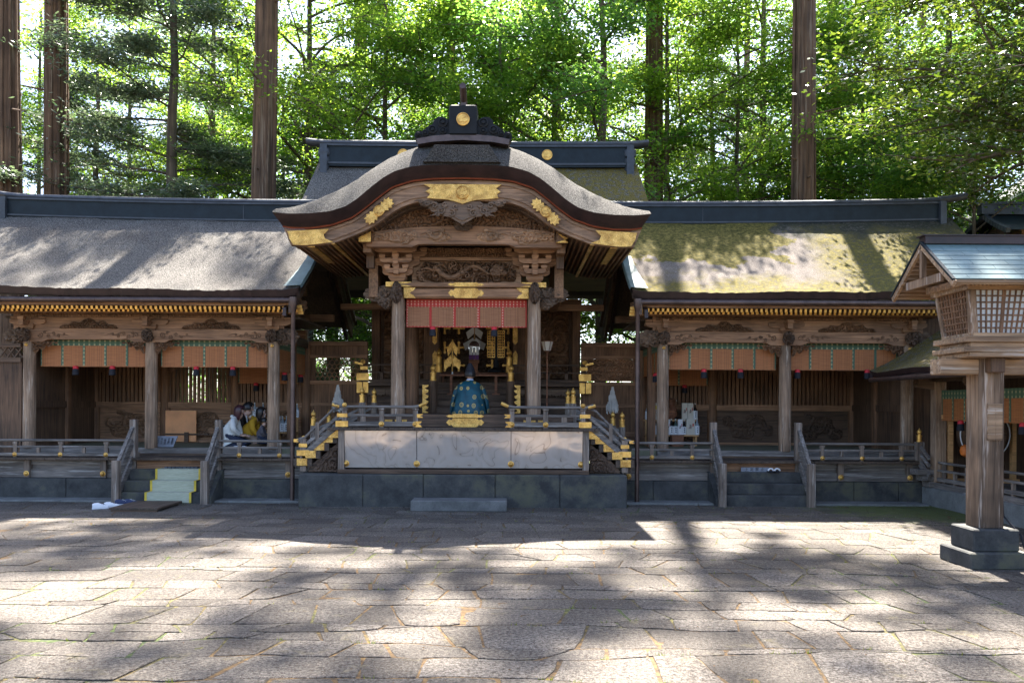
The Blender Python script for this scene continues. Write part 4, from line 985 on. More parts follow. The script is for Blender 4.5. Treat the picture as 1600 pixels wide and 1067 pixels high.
m=MB(); m.grid(np.stack(seq,0)); m.build('barge_board',M['hafu'],T)
def shift(A,dz,dy): 
    B=A.copy(); B[:,2]+=dz; B[:,1]+=dy; return B
c0=shift(B_,.03,.14); 
w_=np.clip((1.75-np.abs(B_[:,0]-X0))/.5,0,1)
c1=c0.copy(); c1[:,1]+=.04; c1[:,2]-=.03*w_
c2=c1.copy(); c2[:,1]+=.16; c3=c2.copy(); c3[:,2]-=.03*w_; c4=c3.copy(); c4[:,1]=16.56; 
m=MB(); m.grid(np.stack([c0,c1,c2,c3,c4],0)); m.build('inner_moulding',M['dkx'],T)
# soffit with long battens
S0=shift(B_,.06,.1); S1=S0.copy(); S1[:,1]=20.1
m=MB(); m.grid(np.stack([S0,S1],0)); m.build('soffit',M['dky'],GR)
m=MB(); arc=np.concatenate([[0],np.cumsum(np.linalg.norm(np.diff(S0[:,[0,2]],axis=0),axis=1))])
for q in np.arange(.08,arc[-1],.095):
    x=np.interp(q,arc,S0[:,0]); z=np.interp(q,arc,S0[:,2]); m.beam((x,16.08,z-.03),(x,20.0,z-.03),.035,.05)
m.build('soffit_batten',M['beamy'],GR)
for e in (-1,1):
    for (u,y0,y1,wd) in ((2.40,15.98,20.0,.07),(2.80,15.98,17.8,.13)):
        x=CU(e*u); z=float(np.interp(x,S0[:,0],S0[:,2])); m=MB(); m.box(x-wd/2,x+wd/2,y0,y1,z-.075,z-.055); m.build('gilt_rafter_plate',M['gold'],T)
# gilt plates on the barge board
def bp(u,f):  # point on barge face
    x=CU(u); i=np.argmin(abs(R3[:,0]-x)); q=mixp(R3,B_,f)[i]; return q
def poly_at(pts,y,t=.02): 
    mm=MB(); mm.prism(pts,y-t,y); return mm
def z2(zx,zy,d=15.9): return (CU((420+zx/3.1375-722.2)*d/F),CH+(632-(140+zy/3.1375))*d/F)
mirror=lambda pts:[(2*X0-x,z) for x,z in pts]
pc=[(756,464),(1140,464),(1112,484),(1135,500),(1118,512),(1124,532),(1020,540),(985,548),(948,560),(911,548),(876,540),(772,532),(790,512),(766,500),(792,484)]
pc=[(948+(a-948)*1.0,b_) for a,b_ in pc]
m=poly_at([z2(a,b_,15.88) for a,b_ in pc],15.93,.025); crest(m,CU(0),15.91,z2(948,506)[1],.125); m.build('gilt_centre_plate',M['gold'],T)
pe=[(90,700),(295,688),(280,705),(268,715),(275,735),(318,752),(190,768),(150,768),(120,766),(100,735),(96,715)]
for e in (-1,1):
    p=[z2(a,b_,15.88) for a,b_ in pe]; p=mirror(p) if e>0 else p
    m=poly_at(p,15.90,.025); m.build('gilt_end_plate',M['gold'],T)
    pf=[]
    cx,cy=540,599; ang=math.atan2(-66,75)
    for (a,b_) in [(-1,0),(-.86,.22),(-.92,.42),(-.72,.40),(-.66,.62),(-.5,.36),(-.42,.6),(-.3,.35),(-.2,.42),(0,.46),(.2,.42),(.3,.35),(.42,.6),(.5,.36),(.66,.62),(.72,.40),(.92,.42),(.86,.22),(1,0),(.86,-.22),(.92,-.42),(.72,-.40),(.66,-.62),(.5,-.36),(.42,-.6),(.3,-.35),(.2,-.42),(0,-.46),(-.2,-.42),(-.3,-.35),(-.42,-.6),(-.5,-.36),(-.66,-.62),(-.72,-.40),(-.92,-.42),(-.86,-.22)]:
        a*=88;b_*=48; pf.append((cx+a*math.cos(ang)-b_*math.sin(ang),cy+a*math.sin(ang)+b_*math.cos(ang)))
    p=[z2(a,b_,15.88) for a,b_ in pf]; p=mirror(p) if e>0 else p
    m=poly_at(p,15.90,.03); c_=z2(cx,cy,15.88); xx=c_[0] if e<0 else 2*X0-c_[0]; crest(m,xx,15.87,c_[1],.10); m.build('gilt_leaf_plate',M['gold'],T)
# cloud pendant below the centre plate
def pm(U,V):
    a=np.abs(U-.5)*2
    return np.maximum(np.where(a<.38,.02+V-(a/.38)**1.5*.55,-1),np.where(a>=.3,.16-np.abs(V-(.62+.16*np.sin(a*9))),-1)+.05*np.sin(U*60))
m=MB()
m.prism([z2(a,b_,15.88) for a,b_ in [(860,545),(1036,545),(1050,575),(1062,600),(1040,618),(1010,622),(985,638),(960,652),(948,660),(936,652),(911,638),(886,622),(856,618),(834,600),(846,575)]],15.95,16.0)
for e in (-1,1):
    for (u,z,r_,ph,tl) in ((.20,6.08,.075,1.2,.0),(.40,6.13,.075,2.5,.12),(.52,6.22,.06,.5,.1),(.33,6.24,.05,3.5,.1),(.66,6.26,.05,2.8,.12),(.78,6.29,.035,.8,.10),(.13,6.20,.05,4,.05),(.46,6.05,.04,0,.1)): curl(m,CU(e*u),z-.60,15.93,r_,1.3,e,.02,ph,tl)
m.tube([(CU(u),15.93,z) for u,z in ((-.14,5.42),(-.06,5.37),(0,5.35),(.06,5.37),(.14,5.42))],[.012]*5,6)
for e in (-1,1):
    lump(m,(CU(e*.40),15.98,5.57),.20,.03,.08,200+e,amp=.3); lump(m,(CU(e*.62),15.98,5.66),.14,.025,.05,203+e,amp=.3)
m.build('cloud_pendant',M['carveg'],T)
# crest on top of the gable
def z3(zx,zy,d=16.2): return (CU((420+zx/3.1375-722.2)*d/F),CH+(632-(140+zy/3.1375))*d/F)
bl=[(728,285),(724,262),(800,248),(880,240),(948,238)]; 
p=[z3(a,b_) for a,b_ in [(722,262),(800,247),(880,240),(948,238),(1016,240),(1096,247),(1174,262),(1168,288),(1090,275),(948,266),(806,275),(728,288)]]
m=MB(); m.prism(p,15.98,16.6); m.build('crest_base',M['pipe'],T)
wg=[(714,258),(712,235),(722,222),(742,222),(755,228),(768,205),(785,192),(800,186),(806,165),(825,152),(850,152),(868,165),(882,165),(882,240),(800,250),(728,262)]
for e in (-1,1):
    p=[z3(a,b_) for a,b_ in wg]; p=mirror(p) if e>0 else p
    m=MB(); m.prism(p,16.02,16.3)
    for (a,b_,r_) in ((730,240,13),(850,180,24),(800,215,22),(765,232,16),(850,220,18)):
        q=z3(a,b_); xx=q[0] if e<0 else 2*X0-q[0]; rr=r_/3.1375*16.2/F
        m.lathe((xx,16.02,q[1]),[(rr,0),(rr,.03),(rr*.7,.04),(rr*.65,.015),(rr*.4,.015),(rr*.35,.05),(rr*.05,.055)],14,0,'y')
    m.build('crest_wing',M['black'],T)
p=[z3(a,b_) for a,b_ in [(880,242),(880,108),(888,98),(1008,98),(1016,108),(1016,242)]]
m=MB(); m.prism(p,15.95,16.5); o=m.build('crest_box',M['black'],T,bevel=.02)
g=MB(); crest(g,CU(0),15.95,z3(948,170)[1],.122); g.build('gilt_crest',M['goldp'],o)
a_=z3(948,92); m=MB(); m.tube([(CU(0),16.4,a_[1]-.08),(CU(0),16.25,a_[1]+.04),(CU(0),15.98,a_[1]+.22),(CU(0),15.80,a_[1]+.27)],[.06,.065,.065,.06],12); m.box(CU(-.045),CU(.045),16.1,16.3,a_[1]-.1,a_[1]+.15); m.build('crest_spike',M['pipe'],T,smooth=True)
m=MB(); m.box(CU(-.2),CU(.2),16.4,22.2,6.85,7.25); m.build('gable_ridge_box',M['cop'],T)
p=[z3(a,b_,16.0) for a,b_ in [(780,350),(1116,350),(1120,368),(776,368)]]
m=MB(); m.prism([(CU(-.70),6.335),(CU(.70),6.335),(CU(.68),6.37),(CU(-.68),6.37)],15.60,15.8); m.prism([(CU(-.68),6.37),(CU(.68),6.37),(CU(.66),6.40),(CU(-.66),6.40)],15.63,15.8); m.prism([(CU(-.66),6.40),(CU(.66),6.40),(CU(.50),6.66),(CU(-.50),6.66)],15.66,15.9); m.build('trimmed_thatch_block',M['bark_shaded'],GR)
# main roof behind
A=[];us=np.linspace(-4.12,4.12,70)
pr=[]
for f in np.linspace(0,1,18): pr.append((19.2+3.2*f,5.35+2.80*f**1.22))
for f in np.linspace(.95,0,17): pr.append((25.6-3.2*f,5.35+2.80*f**1.22))
for u in us:
    fl=.10*max(0,(abs(u)-3.6)/.5)
    A.append([(CU(u*(1+.025*(8.15-z))),y,z+fl*.5+random.uniform(-.009,.009)) for y,z in pr])
m=MB(); m.grid(A)
# moss grows on the sunny right half only: same bark with moss
MR=m.build('main_thatch_roof',M['barkr'],T,smooth=True); A=np.array(A)
m=MB(); 
for i,e in ((0,1),(-1,-1)):
    a=A[i]; m.grid(np.stack([a,a+np.array([e*.08,0,-.25])],0))
m.grid(np.stack([A[:,0],A[:,0]+np.array([0,.1,-.2])],1)); m.grid((A+np.array([0,0,-.26]))[::8]); m.build('eave_edge',M['lac'],MR)
def sw(m,sec,us2,tip=lambda u:0,y=22.4):
    AA=[[(CU(u),y+a,b_+tip(u)) for a,b_ in sec] for u in us2]; m.grid(AA)
    for k_ in (0,-1): m.add(AA[k_],[tuple(range(len(sec)-1))])
rect=lambda a,z0,z1:[(-a,z0),(-a,z1),(a,z1),(a,z0),(-a,z0)]
sag=lambda u:.02*(abs(u)/4)**2
m=MB(); sw(m,rect(.2,8.05,8.60),np.linspace(-4,4,12),sag); o=m.build('ridge_box',M['cop'],T)
m=MB(); sw(m,rect(.23,8.1,8.15),np.linspace(-4,4,12),sag); sw(m,rect(.25,8.56,8.61),np.linspace(-4.02,4.02,12),sag)
m.build('ridge_moulding',M['copl'],o); m=MB()
for i in (2,): m.box(CU(-3.2+1.6*i),CU(-3.187+1.6*i),22.193,22.2,8.15,8.56)
m.build('ridge_seam',M['copl'],o)
for u in (-1.90,1.80):
    m=MB(); crest(m,CU(u),22.2,8.37,.135); m.build('gilt_crest',M['goldp'],o)
circ=[(.15*math.cos(a),8.67+.10*math.sin(a)) for a in np.linspace(0,2*math.pi,13)]
m=MB(); sw(m,circ,np.linspace(-4.42,4.42,40),lambda u:sag(u)+.05*max(0,(abs(u)-3.9)/.6)**1.5); m.build('ridge_cap',M['copl'],T,smooth=True)
for e in (-1,1):
    m=MB(); x=CU(e*3.93)
    for (z,r_) in ((8.42,.17),(8.22,.15),(8.02,.13),(7.9,.10)): m.lathe((x,22.25,z),[(r_*.3,-r_*.8),(r_*.9,-r_*.5),(r_,0),(r_*.9,r_*.5),(r_*.3,r_*.8)],12)
    m.box(x-.09,x+.09,22.1,22.7,7.85,8.6); m.build('ridge_end_ornament',M['copl'],T,smooth=True)
# side gable walls of the main roof
for e in (-1,1):
    m=MB(); x=CU(e*3.9); m.prism([(19.6,5.4),(25.2,5.4),(22.4,7.7)],x-.04,x+.04,0,'x'); m.build('gable_wall',M['dkz'],T)
m=MB(); m.box(CU(-3.9),CU(3.9),19.7,25,5.25,5.4); m.build('roof_frame',M['dkx'],T)
# ================================================================ SANCTUARY behind
T2=thing('sanctuary','dark carved sanctuary with gilt doors and balcony behind the kneeling priest','sanctuary',(X0,21.5,0))
m=MB(); m.box(CU(-2.6),CU(2.6),21.15,25,.0,2.38); m.build('base_wall',M['dkx'],T2)
m=MB(); m.box(CU(-2.78),CU(2.78),20.95,22.5,2.40,2.49); m.build('balcony_deck',M['dkx'],T2)
m=MB(); x=-2.6; last_=None
while x<2.5:
    if abs(x+.1)>1.0: 
        if x<0: last_=x
        elif last_ is not None: m.build('cloud_valance',M['carveg'],T2); m=MB(); last_=None
        pts=[(CU(x),2.32),(CU(x+.22),2.32),(CU(x+.22),2.22),(CU(x+.19),2.17),(CU(x+.15),2.19),(CU(x+.11),2.14),(CU(x+.07),2.19),(CU(x+.03),2.17),(CU(x),2.22)]; m.prism(pts,21.0,21.04)
    x+=.225
m.build('cloud_valance',M['carveg'],T2)
m=MB()
for i in range(5): m.box(CU(-.86),CU(.86),19.95+.22*i,21.2,1.75 if i==0 else 1.76+.145*i,1.755+.145*(i+1)-.001)
m.build('stair',M['dkx'],T2,bevel=.006)
for e in (-1,1):
    m=MB(); m.box(*sorted((CU(e*.93),CU(e*2.75))),21.03,21.09,2.90,2.935); m.box(*sorted((CU(e*.93),CU(e*2.75))),21.03,21.09,2.72,2.75); m.box(*sorted((CU(e*.93),CU(e*2.75))),21.02,21.1,2.50,2.56)
    for u in (1.35,1.8,2.25): m.box(CU(e*u)-.04,CU(e*u)+.04,21.03,21.09,2.5,2.74)
    m.build('balcony_rail',M['dkx'],T2)
    m=MB(); x=CU(e*2.7); plate(m,'rect',x-e*.0,2.62,21.0,.30,.17); plate(m,'rect',x-.07,2.36,20.94,.13,.26); plate(m,'rect',x+.08,2.36,20.94,.13,.26); plate(m,'rect',x+e*-.03,2.83,21.0,.18,.08); boss(m,(x,21.0,2.98),.06); m.beam((x,21.0,2.92),(x+e*.2,21.0,2.97),.04,.05); m.build('gilt_rail_plate',M['goldp'],T2)
    for (u,y,z0,zt) in ((.90,20.0,1.75,2.50),(.86,21.1,2.4,2.92)):
        x=CU(e*u); m=MB(); m.tube([(x,y,z0),(x,y,zt)],[.105 if y<21 else .08]*2,14); o=m.build('newel_post',M['dkz'],T2,smooth=True); giboshi(o,x,y,zt,1.25)
        g=MB(); g.lathe((x,y,zt-.02),[(.10 if y<21 else .085,-.16),(.10 if y<21 else .085,0.02)],14); g.build('gilt_collar',M['goldp'],o,smooth=True)
    # saw-tooth gilt stringer
    m=MB(); x=CU(e*1.06); y=19.75
    pts=[(-.06,0),(-.06,.64),(.08,.64)]
    z=.64
    for k in range(5): pts+=[(.075,z-.02),(.055,z-.05),(.0,z-.07),(.03,z-.10),(.085,z-.125)]; z-=.125
    pts+=[(.06,0)]
    m.prism([(x+a*(1 if e<0 else -1),1.76+b_) for a,b_ in pts],y,y+.02); m.build('gilt_stringer',M['gold'],T2)
m=MB(); m.box(CU(-2.68),CU(-2.48),22.2,22.45,2.49,4.6); m.build('corner_post',M['postb'],T2); m=MB(); m.box(CU(2.48),CU(2.68),22.2,22.45,2.49,4.6)
m.build('corner_post',M['postb'],T2)
for u in (-1.15,1.15): m=MB(); m.box(CU(u)-.2,CU(u)+.2,22.2,22.42,2.49,4.6); m.build('door_post',M['postb'],T2)
m=MB(); m.box(CU(-2.6),CU(2.6),22.42,22.5,2.49,4.7); m.build('rear_wall',M['dkz'],T2)
m=MB(); m.box(CU(-3.35),CU(3.2),21.5,21.62,4.30,4.45); m.box(CU(-2.7),CU(2.7),22.15,22.45,4.46,4.66); m.build('tie_beam',M['beamx'],T2)
for e in (-1,1):
    m=MB(); relief(m,*sorted((CU(e*1.36),CU(e*2.40))),2.62,4.35,22.42,.14,300+e,.34,.022); m.build('carved_panel',M['carve'],T2)
    m=MB(); relief(m,*sorted((CU(e*.03),CU(e*.88))),2.62,4.30,22.42,.08,310+e,.26,.022); m.build('door_leaf',M['dkx'],T2)
m=MB(); m.box(CU(-.9),CU(.9),21.9,22.2,4.0,4.5); m.build('door_lintel',M['dkx'],T2)
def cross(m,x,y,z,s,kind):
    if kind in 'cl r': pass
    w_=s*.18
    m.box(x-w_/2,x+w_/2,y-.012,y,z-s/2,z+s/2); 
    l=-s/2 if kind in 'cr' else 0; r_=s/2 if kind in 'cl' else 0
    m.box(x+l,x+r_,y-.014,y-.002,z-w_/2,z+w_/2)
    for (a,b_) in ((0,s/2),(0,-s/2),(l,0),(r_,0)):
        if (a,b_)!=(0,0): m.lathe((x+a*.92,y,z+b_*.92),[(w_*.75,0),(w_*.7,.02)],8,0,'y')
for i,(px,k) in enumerate(((695,'l'),(717,'c'),(769,'c'),(794,'r'))):
    for py in (513,543,571):
        m=MB(); x,y,z=P(px,py,22.1); cross(m,x,22.1,z,.27,k); m.build('gilt_door_fitting',M['gold'],T2)
m=MB(); x0_=P(690,586,22.05); x1_=P(797,586,22.05); m.box(x0_[0],x1_[0],22.03,22.08,x0_[2],x0_[2]+.05); m.build('gilt_door_sill',M['gold'],T2)
for px in (679.5,805):
    x,y,z=P(px,528,21.6); m=MB(); m.prism([(x-.06,z-.1),(x,z-.17),(x+.06,z-.1),(x+.06,z+.32),(x-.06,z+.32)],21.58,21.6); x,y,z=P(px,560,21.6); m.prism([(x-.05,z-.16),(x+.05,z-.16),(x+.06,z+.1),(x,z+.2),(x-.06,z+.1)],21.58,21.6); m.build('gilt_post_strip',M['gold'],T2)
# ================================================================ linking screens
for e in (-1,1):
    S=thing('screen_wall',('left' if e<0 else 'right')+' wooden link wall with pierced window between the wing and the stage','wall',(CU(e*3.4),21.25,0),'link walls beside the stage')
    a,b_=sorted((CU(e*2.62),CU(e*4.05)))
    m=MB(); m.box(a,b_,21.2,21.3,.6,2.5); m.box(a,b_,21.2,21.3,3.12,3.42); m.box(a,a+.14,21.2,21.3,2.5,3.12); m.box(b_-.14,b_,21.2,21.3,2.5,3.12); m.build('board_wall',M['postb'],S)
    m=MB(); m.box(a,b_,21.14,21.2,2.44,2.52); m.box(a,b_,21.14,21.2,3.08,3.16); m.box(a,b_,21.12,21.32,3.38,3.48); m.box(a,b_,21.16,21.2,1.9,1.98); m.box(a,b_,21.16,21.2,1.2,1.3); m.build('frame',M['beamx'],S)
    m=MB(); s_=.115; rw=0; z=2.54
    if e<0:
        while z<3.08:
            x=a+.15+(s_/2 if rw%2 else 0)
            while x<b_-.15:
                for an in (90,210,330): m.beam((x,21.24,z),(x+.6*s_*math.cos(R(an)),21.24,z+.6*s_*math.sin(R(an))),.02,.022,0,(0,1,0))
                x+=s_
            z+=s_*.866; rw+=1
    else:
        relief(m,a+.14,b_-.14,2.54,3.08,21.24,.06,71,.15,.02,mask=lambda U,V:.55+.6*np.sin(U*21+2*np.sin(V*9))*np.sin(V*13+U*4)); 
    m.build('pierced_lattice',M['beamx'],S)
# front step stone
T3=thing('step_stone','low grey stone step on the paving before the stage','step',(CU(0)+.05,15.7,0))
m=MB(); a=P(641,800,15.75); b_=P(792,800,15.75); m.box(a[0],b_[0],15.78,16.30,0,.20); m.build('block',M['step'],T3,bevel=.015)
# centre blind
blind(CU(-1.22),CU(1.22),17.52,3.53,4.08,'brown reed blind with red brocade hanging between the two stage columns',vh=.15,n=5,vmat='redb',rmat='reedb',tass=(.22,.73))
# ================================================================ WOODEN LANTERN (front right)
LX,LY=5.90,10.78
T=thing('lantern_tower','tall weathered wooden lantern with lattice box and pale green roof, front right','lantern',(LX,LY,0))
m=MB(); m.box(LX-.37,LX+.37,LY-.38,LY+.38,0,.20); m.build('base_slab',M['stone'],T,bevel=.015)
m=MB(); m.box(LX-.28,LX+.28,LY-.28,LY+.28,.20,.47); m.build('base_block',M['stone'],T,bevel=.015)
m=MB(); m.box(LX-.155,LX+.155,LY-.155,LY+.155,.47,2.62); 
M['lpost']=wood('lantern_post_wood',(.09,.055,.035),(.40,.28,.20),'z',.8,.6,streak=(.46,.38,.33),bs=.8,stain=.35,gain=1.1)
M['lbeam']=wood('lantern_beam_wood',(.13,.08,.05),(.44,.31,.21),'x',.8,.7,streak=(.46,.38,.32),bs=.8)
po=m.build('post',M['lpost'],T,bevel=.008)
m=MB(); m.box(LX-.06,LX+.12,LY-.185,LY-.155,1.55,2.0); m.box(LX+.026,LX+.034,LY-.19,LY-.18,1.55,2.0); m.build('patch_board',M['lbeam'],po,bevel=.004)
m=MB(); m.box(LX-.62,LX+.62,LY-.14,LY+.14,2.36,2.55); m.build('cross_beam',M['lbeam'],T,bevel=.008)
m=MB(); m.box(LX-.085,LX+.085,LY-.30,LY+.30,2.38,2.56); m.build('cross_beam',M['dkz'],T,bevel=.008)
m=MB(); m.box(LX-.40,LX+.40,LY-.40,LY+.40,2.56,2.62); m.box(LX-.46,LX+.46,LY-.42,LY+.42,2.62,2.68); m.box(LX-.38,LX+.38,LY-.38,LY+.38,2.68,2.74); m.box(LX-.45,LX+.45,LY-.42,LY+.42,2.74,2.81); m.build('shelf',M['lbeam'],T,bevel=.008)
zb,zt=2.81,3.40; hb,ht=.34,.42
def cp(e,f,z): 
    h=hb+(ht-hb)*(z-zb)/(zt-zb); return (LX+e*h,LY+f*h,z)
for e in (-1,1):
    for f in (-1,1):
        m=MB(); m.beam(cp(e*.93,f*.93,zb),cp(e*.93,f*.93,zt),.085,.085,0,(0,1,0)); m.build('corner_post',M['lpost'],T,bevel=.005)
M['paper']=plain('lantern_paper',(.72,.72,.70),.8,0,.05)
for (ax,sg) in (('x',-1),('x',1),('y',-1),('y',1)):
    def q(a,z,off=0):
        h=hb+(ht-hb)*(z-zb)/(zt-zb)
        return (LX+a*h,LY+sg*(h+off),z) if ax=='x' else (LX+sg*(h+off),LY+a*h,z)
    m=MB(); m.add([q(-.86,zb+.03,-.012),q(.86,zb+.03,-.012),q(.86,zt-.03,-.012),q(-.86,zt-.03,-.012)],[(0,1,2,3)]); pa=m.build('paper_pane',M['paper'] if ax=='x' else M['lpost'],T)
    m=MB()
    for a in np.linspace(-.86,.86,11): m.beam(q(a,zb+.02),q(a,zt-.02),.017 if abs(a)>.05 else .04,.014,0,(0,1,0) if ax=='x' else (1,0,0))
    for z in np.linspace(zb+.03,zt-.03,8): m.beam(q(-.86,z,.002),q(.86,z,.002),.014,.018)
    m.build('lattice',M['postb'],T)
    m=MB(); m.beam(q(-1,zb+.02,.01),q(1,zb+.02,.01),.05,.05); m.build('box_rail',M['lbeam'],T,bevel=.004); m=MB(); m.beam(q(-1.1,zt,.01),q(1.1,zt,.01),.07,.07); m.build('box_rail',M['lbeam'],T,bevel=.004)
# roof of the lantern
rise=.56; hy=.78; x0,x1=LX-.81,LX+.81; ze=3.43; zr=3.99
m=MB(); nrow=8
for sg in (-1,1):
    for k in range(nrow):
        f0=k/nrow; f1=(k+1)/nrow
        y0=LY+sg*hy*(1-f0); y1=LY+sg*hy*(1-f1-.02); z0=ze+(zr-ze)*f0; z1=ze+(zr-ze)*(f1+.02)
        x=x0+(.0 if k%2 else -.0); first=True
        while x<x1:
            w_=.42 if not first else (.2+.2*(k%2)); first=False; xe=min(x+w_,x1)
            m.beam(((x+xe)/2,y0,z0+.012),((x+xe)/2,y1,z1+.004),xe-x-.004,.014); x=xe
m.build('copper_shingle_roof',M['cops'],T)
m=MB(); m.prism([(LY-hy,ze-.005),(LY,zr-.005),(LY+hy,ze-.005),(LY+hy,ze-.03),(LY,zr-.04),(LY-hy,ze-.03)],x0+.01,x1-.01,0,'x'); 
k=0
y=.06
while y<hy:
    for sg in (-1,1):
        z=zr-(zr-ze)*y/hy-.055; m.box(x0+.03,x1-.03,LY+sg*y-.012,LY+sg*y+.012,z-.02,z+.02)
    y+=.062
m.build('roof_board',M['lbeam'],T)
for xx in (x0,x1-.03):
    for sg in (-1,1):
        m=MB(); m.beam((xx+.015,LY+sg*(hy+.02),ze-.045),(xx+.015,LY,zr-.03),.035,.07); m.build('barge_board',M['lbeam'],T)
        m=MB(); m.beam((xx+.002,LY+sg*(hy+.03),ze-.0),(xx+.002,LY,zr+.02),.04,.025); m.build('barge_capping',M['cop'],T)
    m=MB(); m.box(xx+.02,xx+.06,LY-.45,LY+.45,3.46,3.56); m.box(xx+.0,xx+.06,LY-.03,LY+.03,3.56,3.92); m.build('gable_tie',M['lpost'],T)
m=MB(); m.box(x0+.02,x1-.02,LY-.08,LY+.08,zr-.01,zr+.085); m.box(x0-.01,x1+.01,LY-.1,LY+.1,zr+.085,zr+.10); m.build('ridge_cap',M['lac'],T)
m=MB(); m.box(LX-.5,LX+.5,LY-.5,LY+.5,3.42,3.50); 
for i in range(22): m.box(LX-.5+i*.046,LX-.475+i*.046,LY-.54,LY-.5,3.40,3.45)
m.build('cornice',M['lbeam'],T)
m=MB(); pth=[(LX+.165,LY-.1,2.3),(LX+.165,LY-.1,1.5),(LX+.168,LY-.1,.8),(LX+.17,LY-.12,.62),(LX+.24,LY-.2,.50),(LX+.31,LY-.25,.40),(LX+.34,LY-.27,.24),(LX+.50,LY-.3,.16)]
m.tube(pth,[.011]*len(pth),6); m.build('cable',M['tblk'],T,smooth=True)
# ================================================================ DRUM in the corridor
T=thing('hanging_drum','large round drum hung in the corridor, half hidden by the lantern post','drum',(9.3,17.0,1.0))
c=P(1538,679,16.9)
m=MB(); m.lathe((c[0],17.0,c[2]),[(.40,-.12),(.47,-.09),(.49,0),(.47,.09),(.40,.12)],28,0,'y'); m.build('shell',M['dkz'],T,smooth=True)
m=MB(); m.lathe((c[0],16.86,c[2]),[(.41,0),(.41,.02),(.001,.022)],28,0,'y'); m.build('drumhead',M['dkx'],T)
m=MB(); pth=[(c[0]+.485*math.cos(a),16.87,c[2]+.485*math.sin(a)) for a in np.linspace(0,2*math.pi,40)]; m.tube(pth,[.012]*40,6); m.build('rim_ring',M['white'],T,smooth=True)
m=MB()
for x in (-.62,.62): m.box(c[0]+x-.04,c[0]+x+.04,16.95,17.05,.47,1.05+.7)
m.box(c[0]-.8,c[0]+.8,16.95,17.05,1.72,1.8); m.box(c[0]-.7,c[0]+.7,16.9,17.1,.47,.55)
for k in range(4): m.box(c[0]-.32+.0*k,c[0]+.32,16.83,16.85,c[2]+.2-.13*k,c[2]+.235-.13*k)
m.build('stand',M['ywood'],T)
m=MB(); a_=P(1508,704,16.8); m.lathe((a_[0],16.8,a_[2]),[(.02,.12),(.08,.08),(.10,0),(.08,-.08),(.02,-.12)][::-1],12); m.build('orange_tassel',plain('orange_silk',(.65,.16,.02)),T,smooth=True)
# ================================================================ ALTAR THINGS
def table(name,label,x0,x1,y0,y1,zt,z0,mat,cat='table',n=2):
    T=thing(name,label,cat,((x0+x1)/2,(y0+y1)/2,z0))
    m=MB(); m.box(x0,x1,y0,y1,zt-.03,zt); m.build('top',mat,T,bevel=.004)
    for a in (x0+.03,x1-.03):
        for b_ in (y0+.03,y1-.03): 
            m=MB(); m.box(a-.02,a+.02,b_-.02,b_+.02,z0,zt-.03); m.build('leg',mat,T)
    return T
M['redw']=wood('red_brown_wood',(.12,.05,.03),(.26,.12,.07),'x')
a=P(687,586,20.6); b_=P(796,586,20.6)
T=thing('altar_rail','long low red-brown altar rail across the sanctuary stair','rail',((a[0]+b_[0])/2,20.8,2.2))
m=MB(); m.box(a[0],b_[0],20.55,20.60,a[2]-.02,a[2]+.025); m.build('top_bar',M['redw'],T)
for px in (705,775):
    q=P(px,600,20.6); m=MB(); m.box(q[0]-.03,q[0]+.03,20.54,20.62,2.08,a[2]-.02); m.box(q[0]-.09,q[0]+.09,20.5,20.66,2.08,2.22); m.build('support',M['redw'],T)
table('offering_table','thin dark offering table inside the sanctuary, under the mirror',CU(-.85),CU(.85),21.3,21.9,2.75,2.49,M['redw'])
# mirror on stand
q=P(741,541,21.5)
T=thing('sacred_mirror','round silver mirror on a wooden stand with white and purple cloth','mirror',(q[0],21.5,2.75))
m=MB(); m.lathe((q[0],21.5,q[2]-.01),[(.145,-.02),(.15,0),(.145,.02),(.001,.03)],26,0,'y'); mr,t=nt('silver_mirror'); b=N(t,'ShaderNodeBsdfPrincipled',Roughness=.12,Metallic=1.0); b.inputs['Base Color'].default_value=(.9,.9,.92,1); out(t,b.outputs[0]); m.build('disc',mr,T,smooth=True)
m=MB(); pth=[(q[0]+.15*math.cos(a_),21.46,q[2]+.15*math.sin(a_)) for a_ in np.linspace(-.1,math.pi+.1,24)]; m.tube(pth,[.016]*24,6); m.build('pale_rim',M['white'],T,smooth=True)
m=MB(); 
for k in range(3): m.box(q[0]-.12+.085*k,q[0]-.05+.085*k,21.42,21.44,q[2]-.22,q[2]-.03)
m.build('white_cloth',M['white'],T)
m=MB(); 
for k in range(3): m.box(q[0]-.12+.085*k,q[0]-.05+.085*k,21.41,21.44,q[2]-.33,q[2]-.22)
m.build('purple_cloth',plain('purple_silk',(.12,.02,.16)),T)
m=MB(); m.box(q[0]-.13,q[0]+.13,21.4,21.6,q[2]-.42,q[2]-.34); m.box(q[0]-.09,q[0]+.09,21.42,21.58,2.75,q[2]-.42); m.build('stand',M['redw'],T)
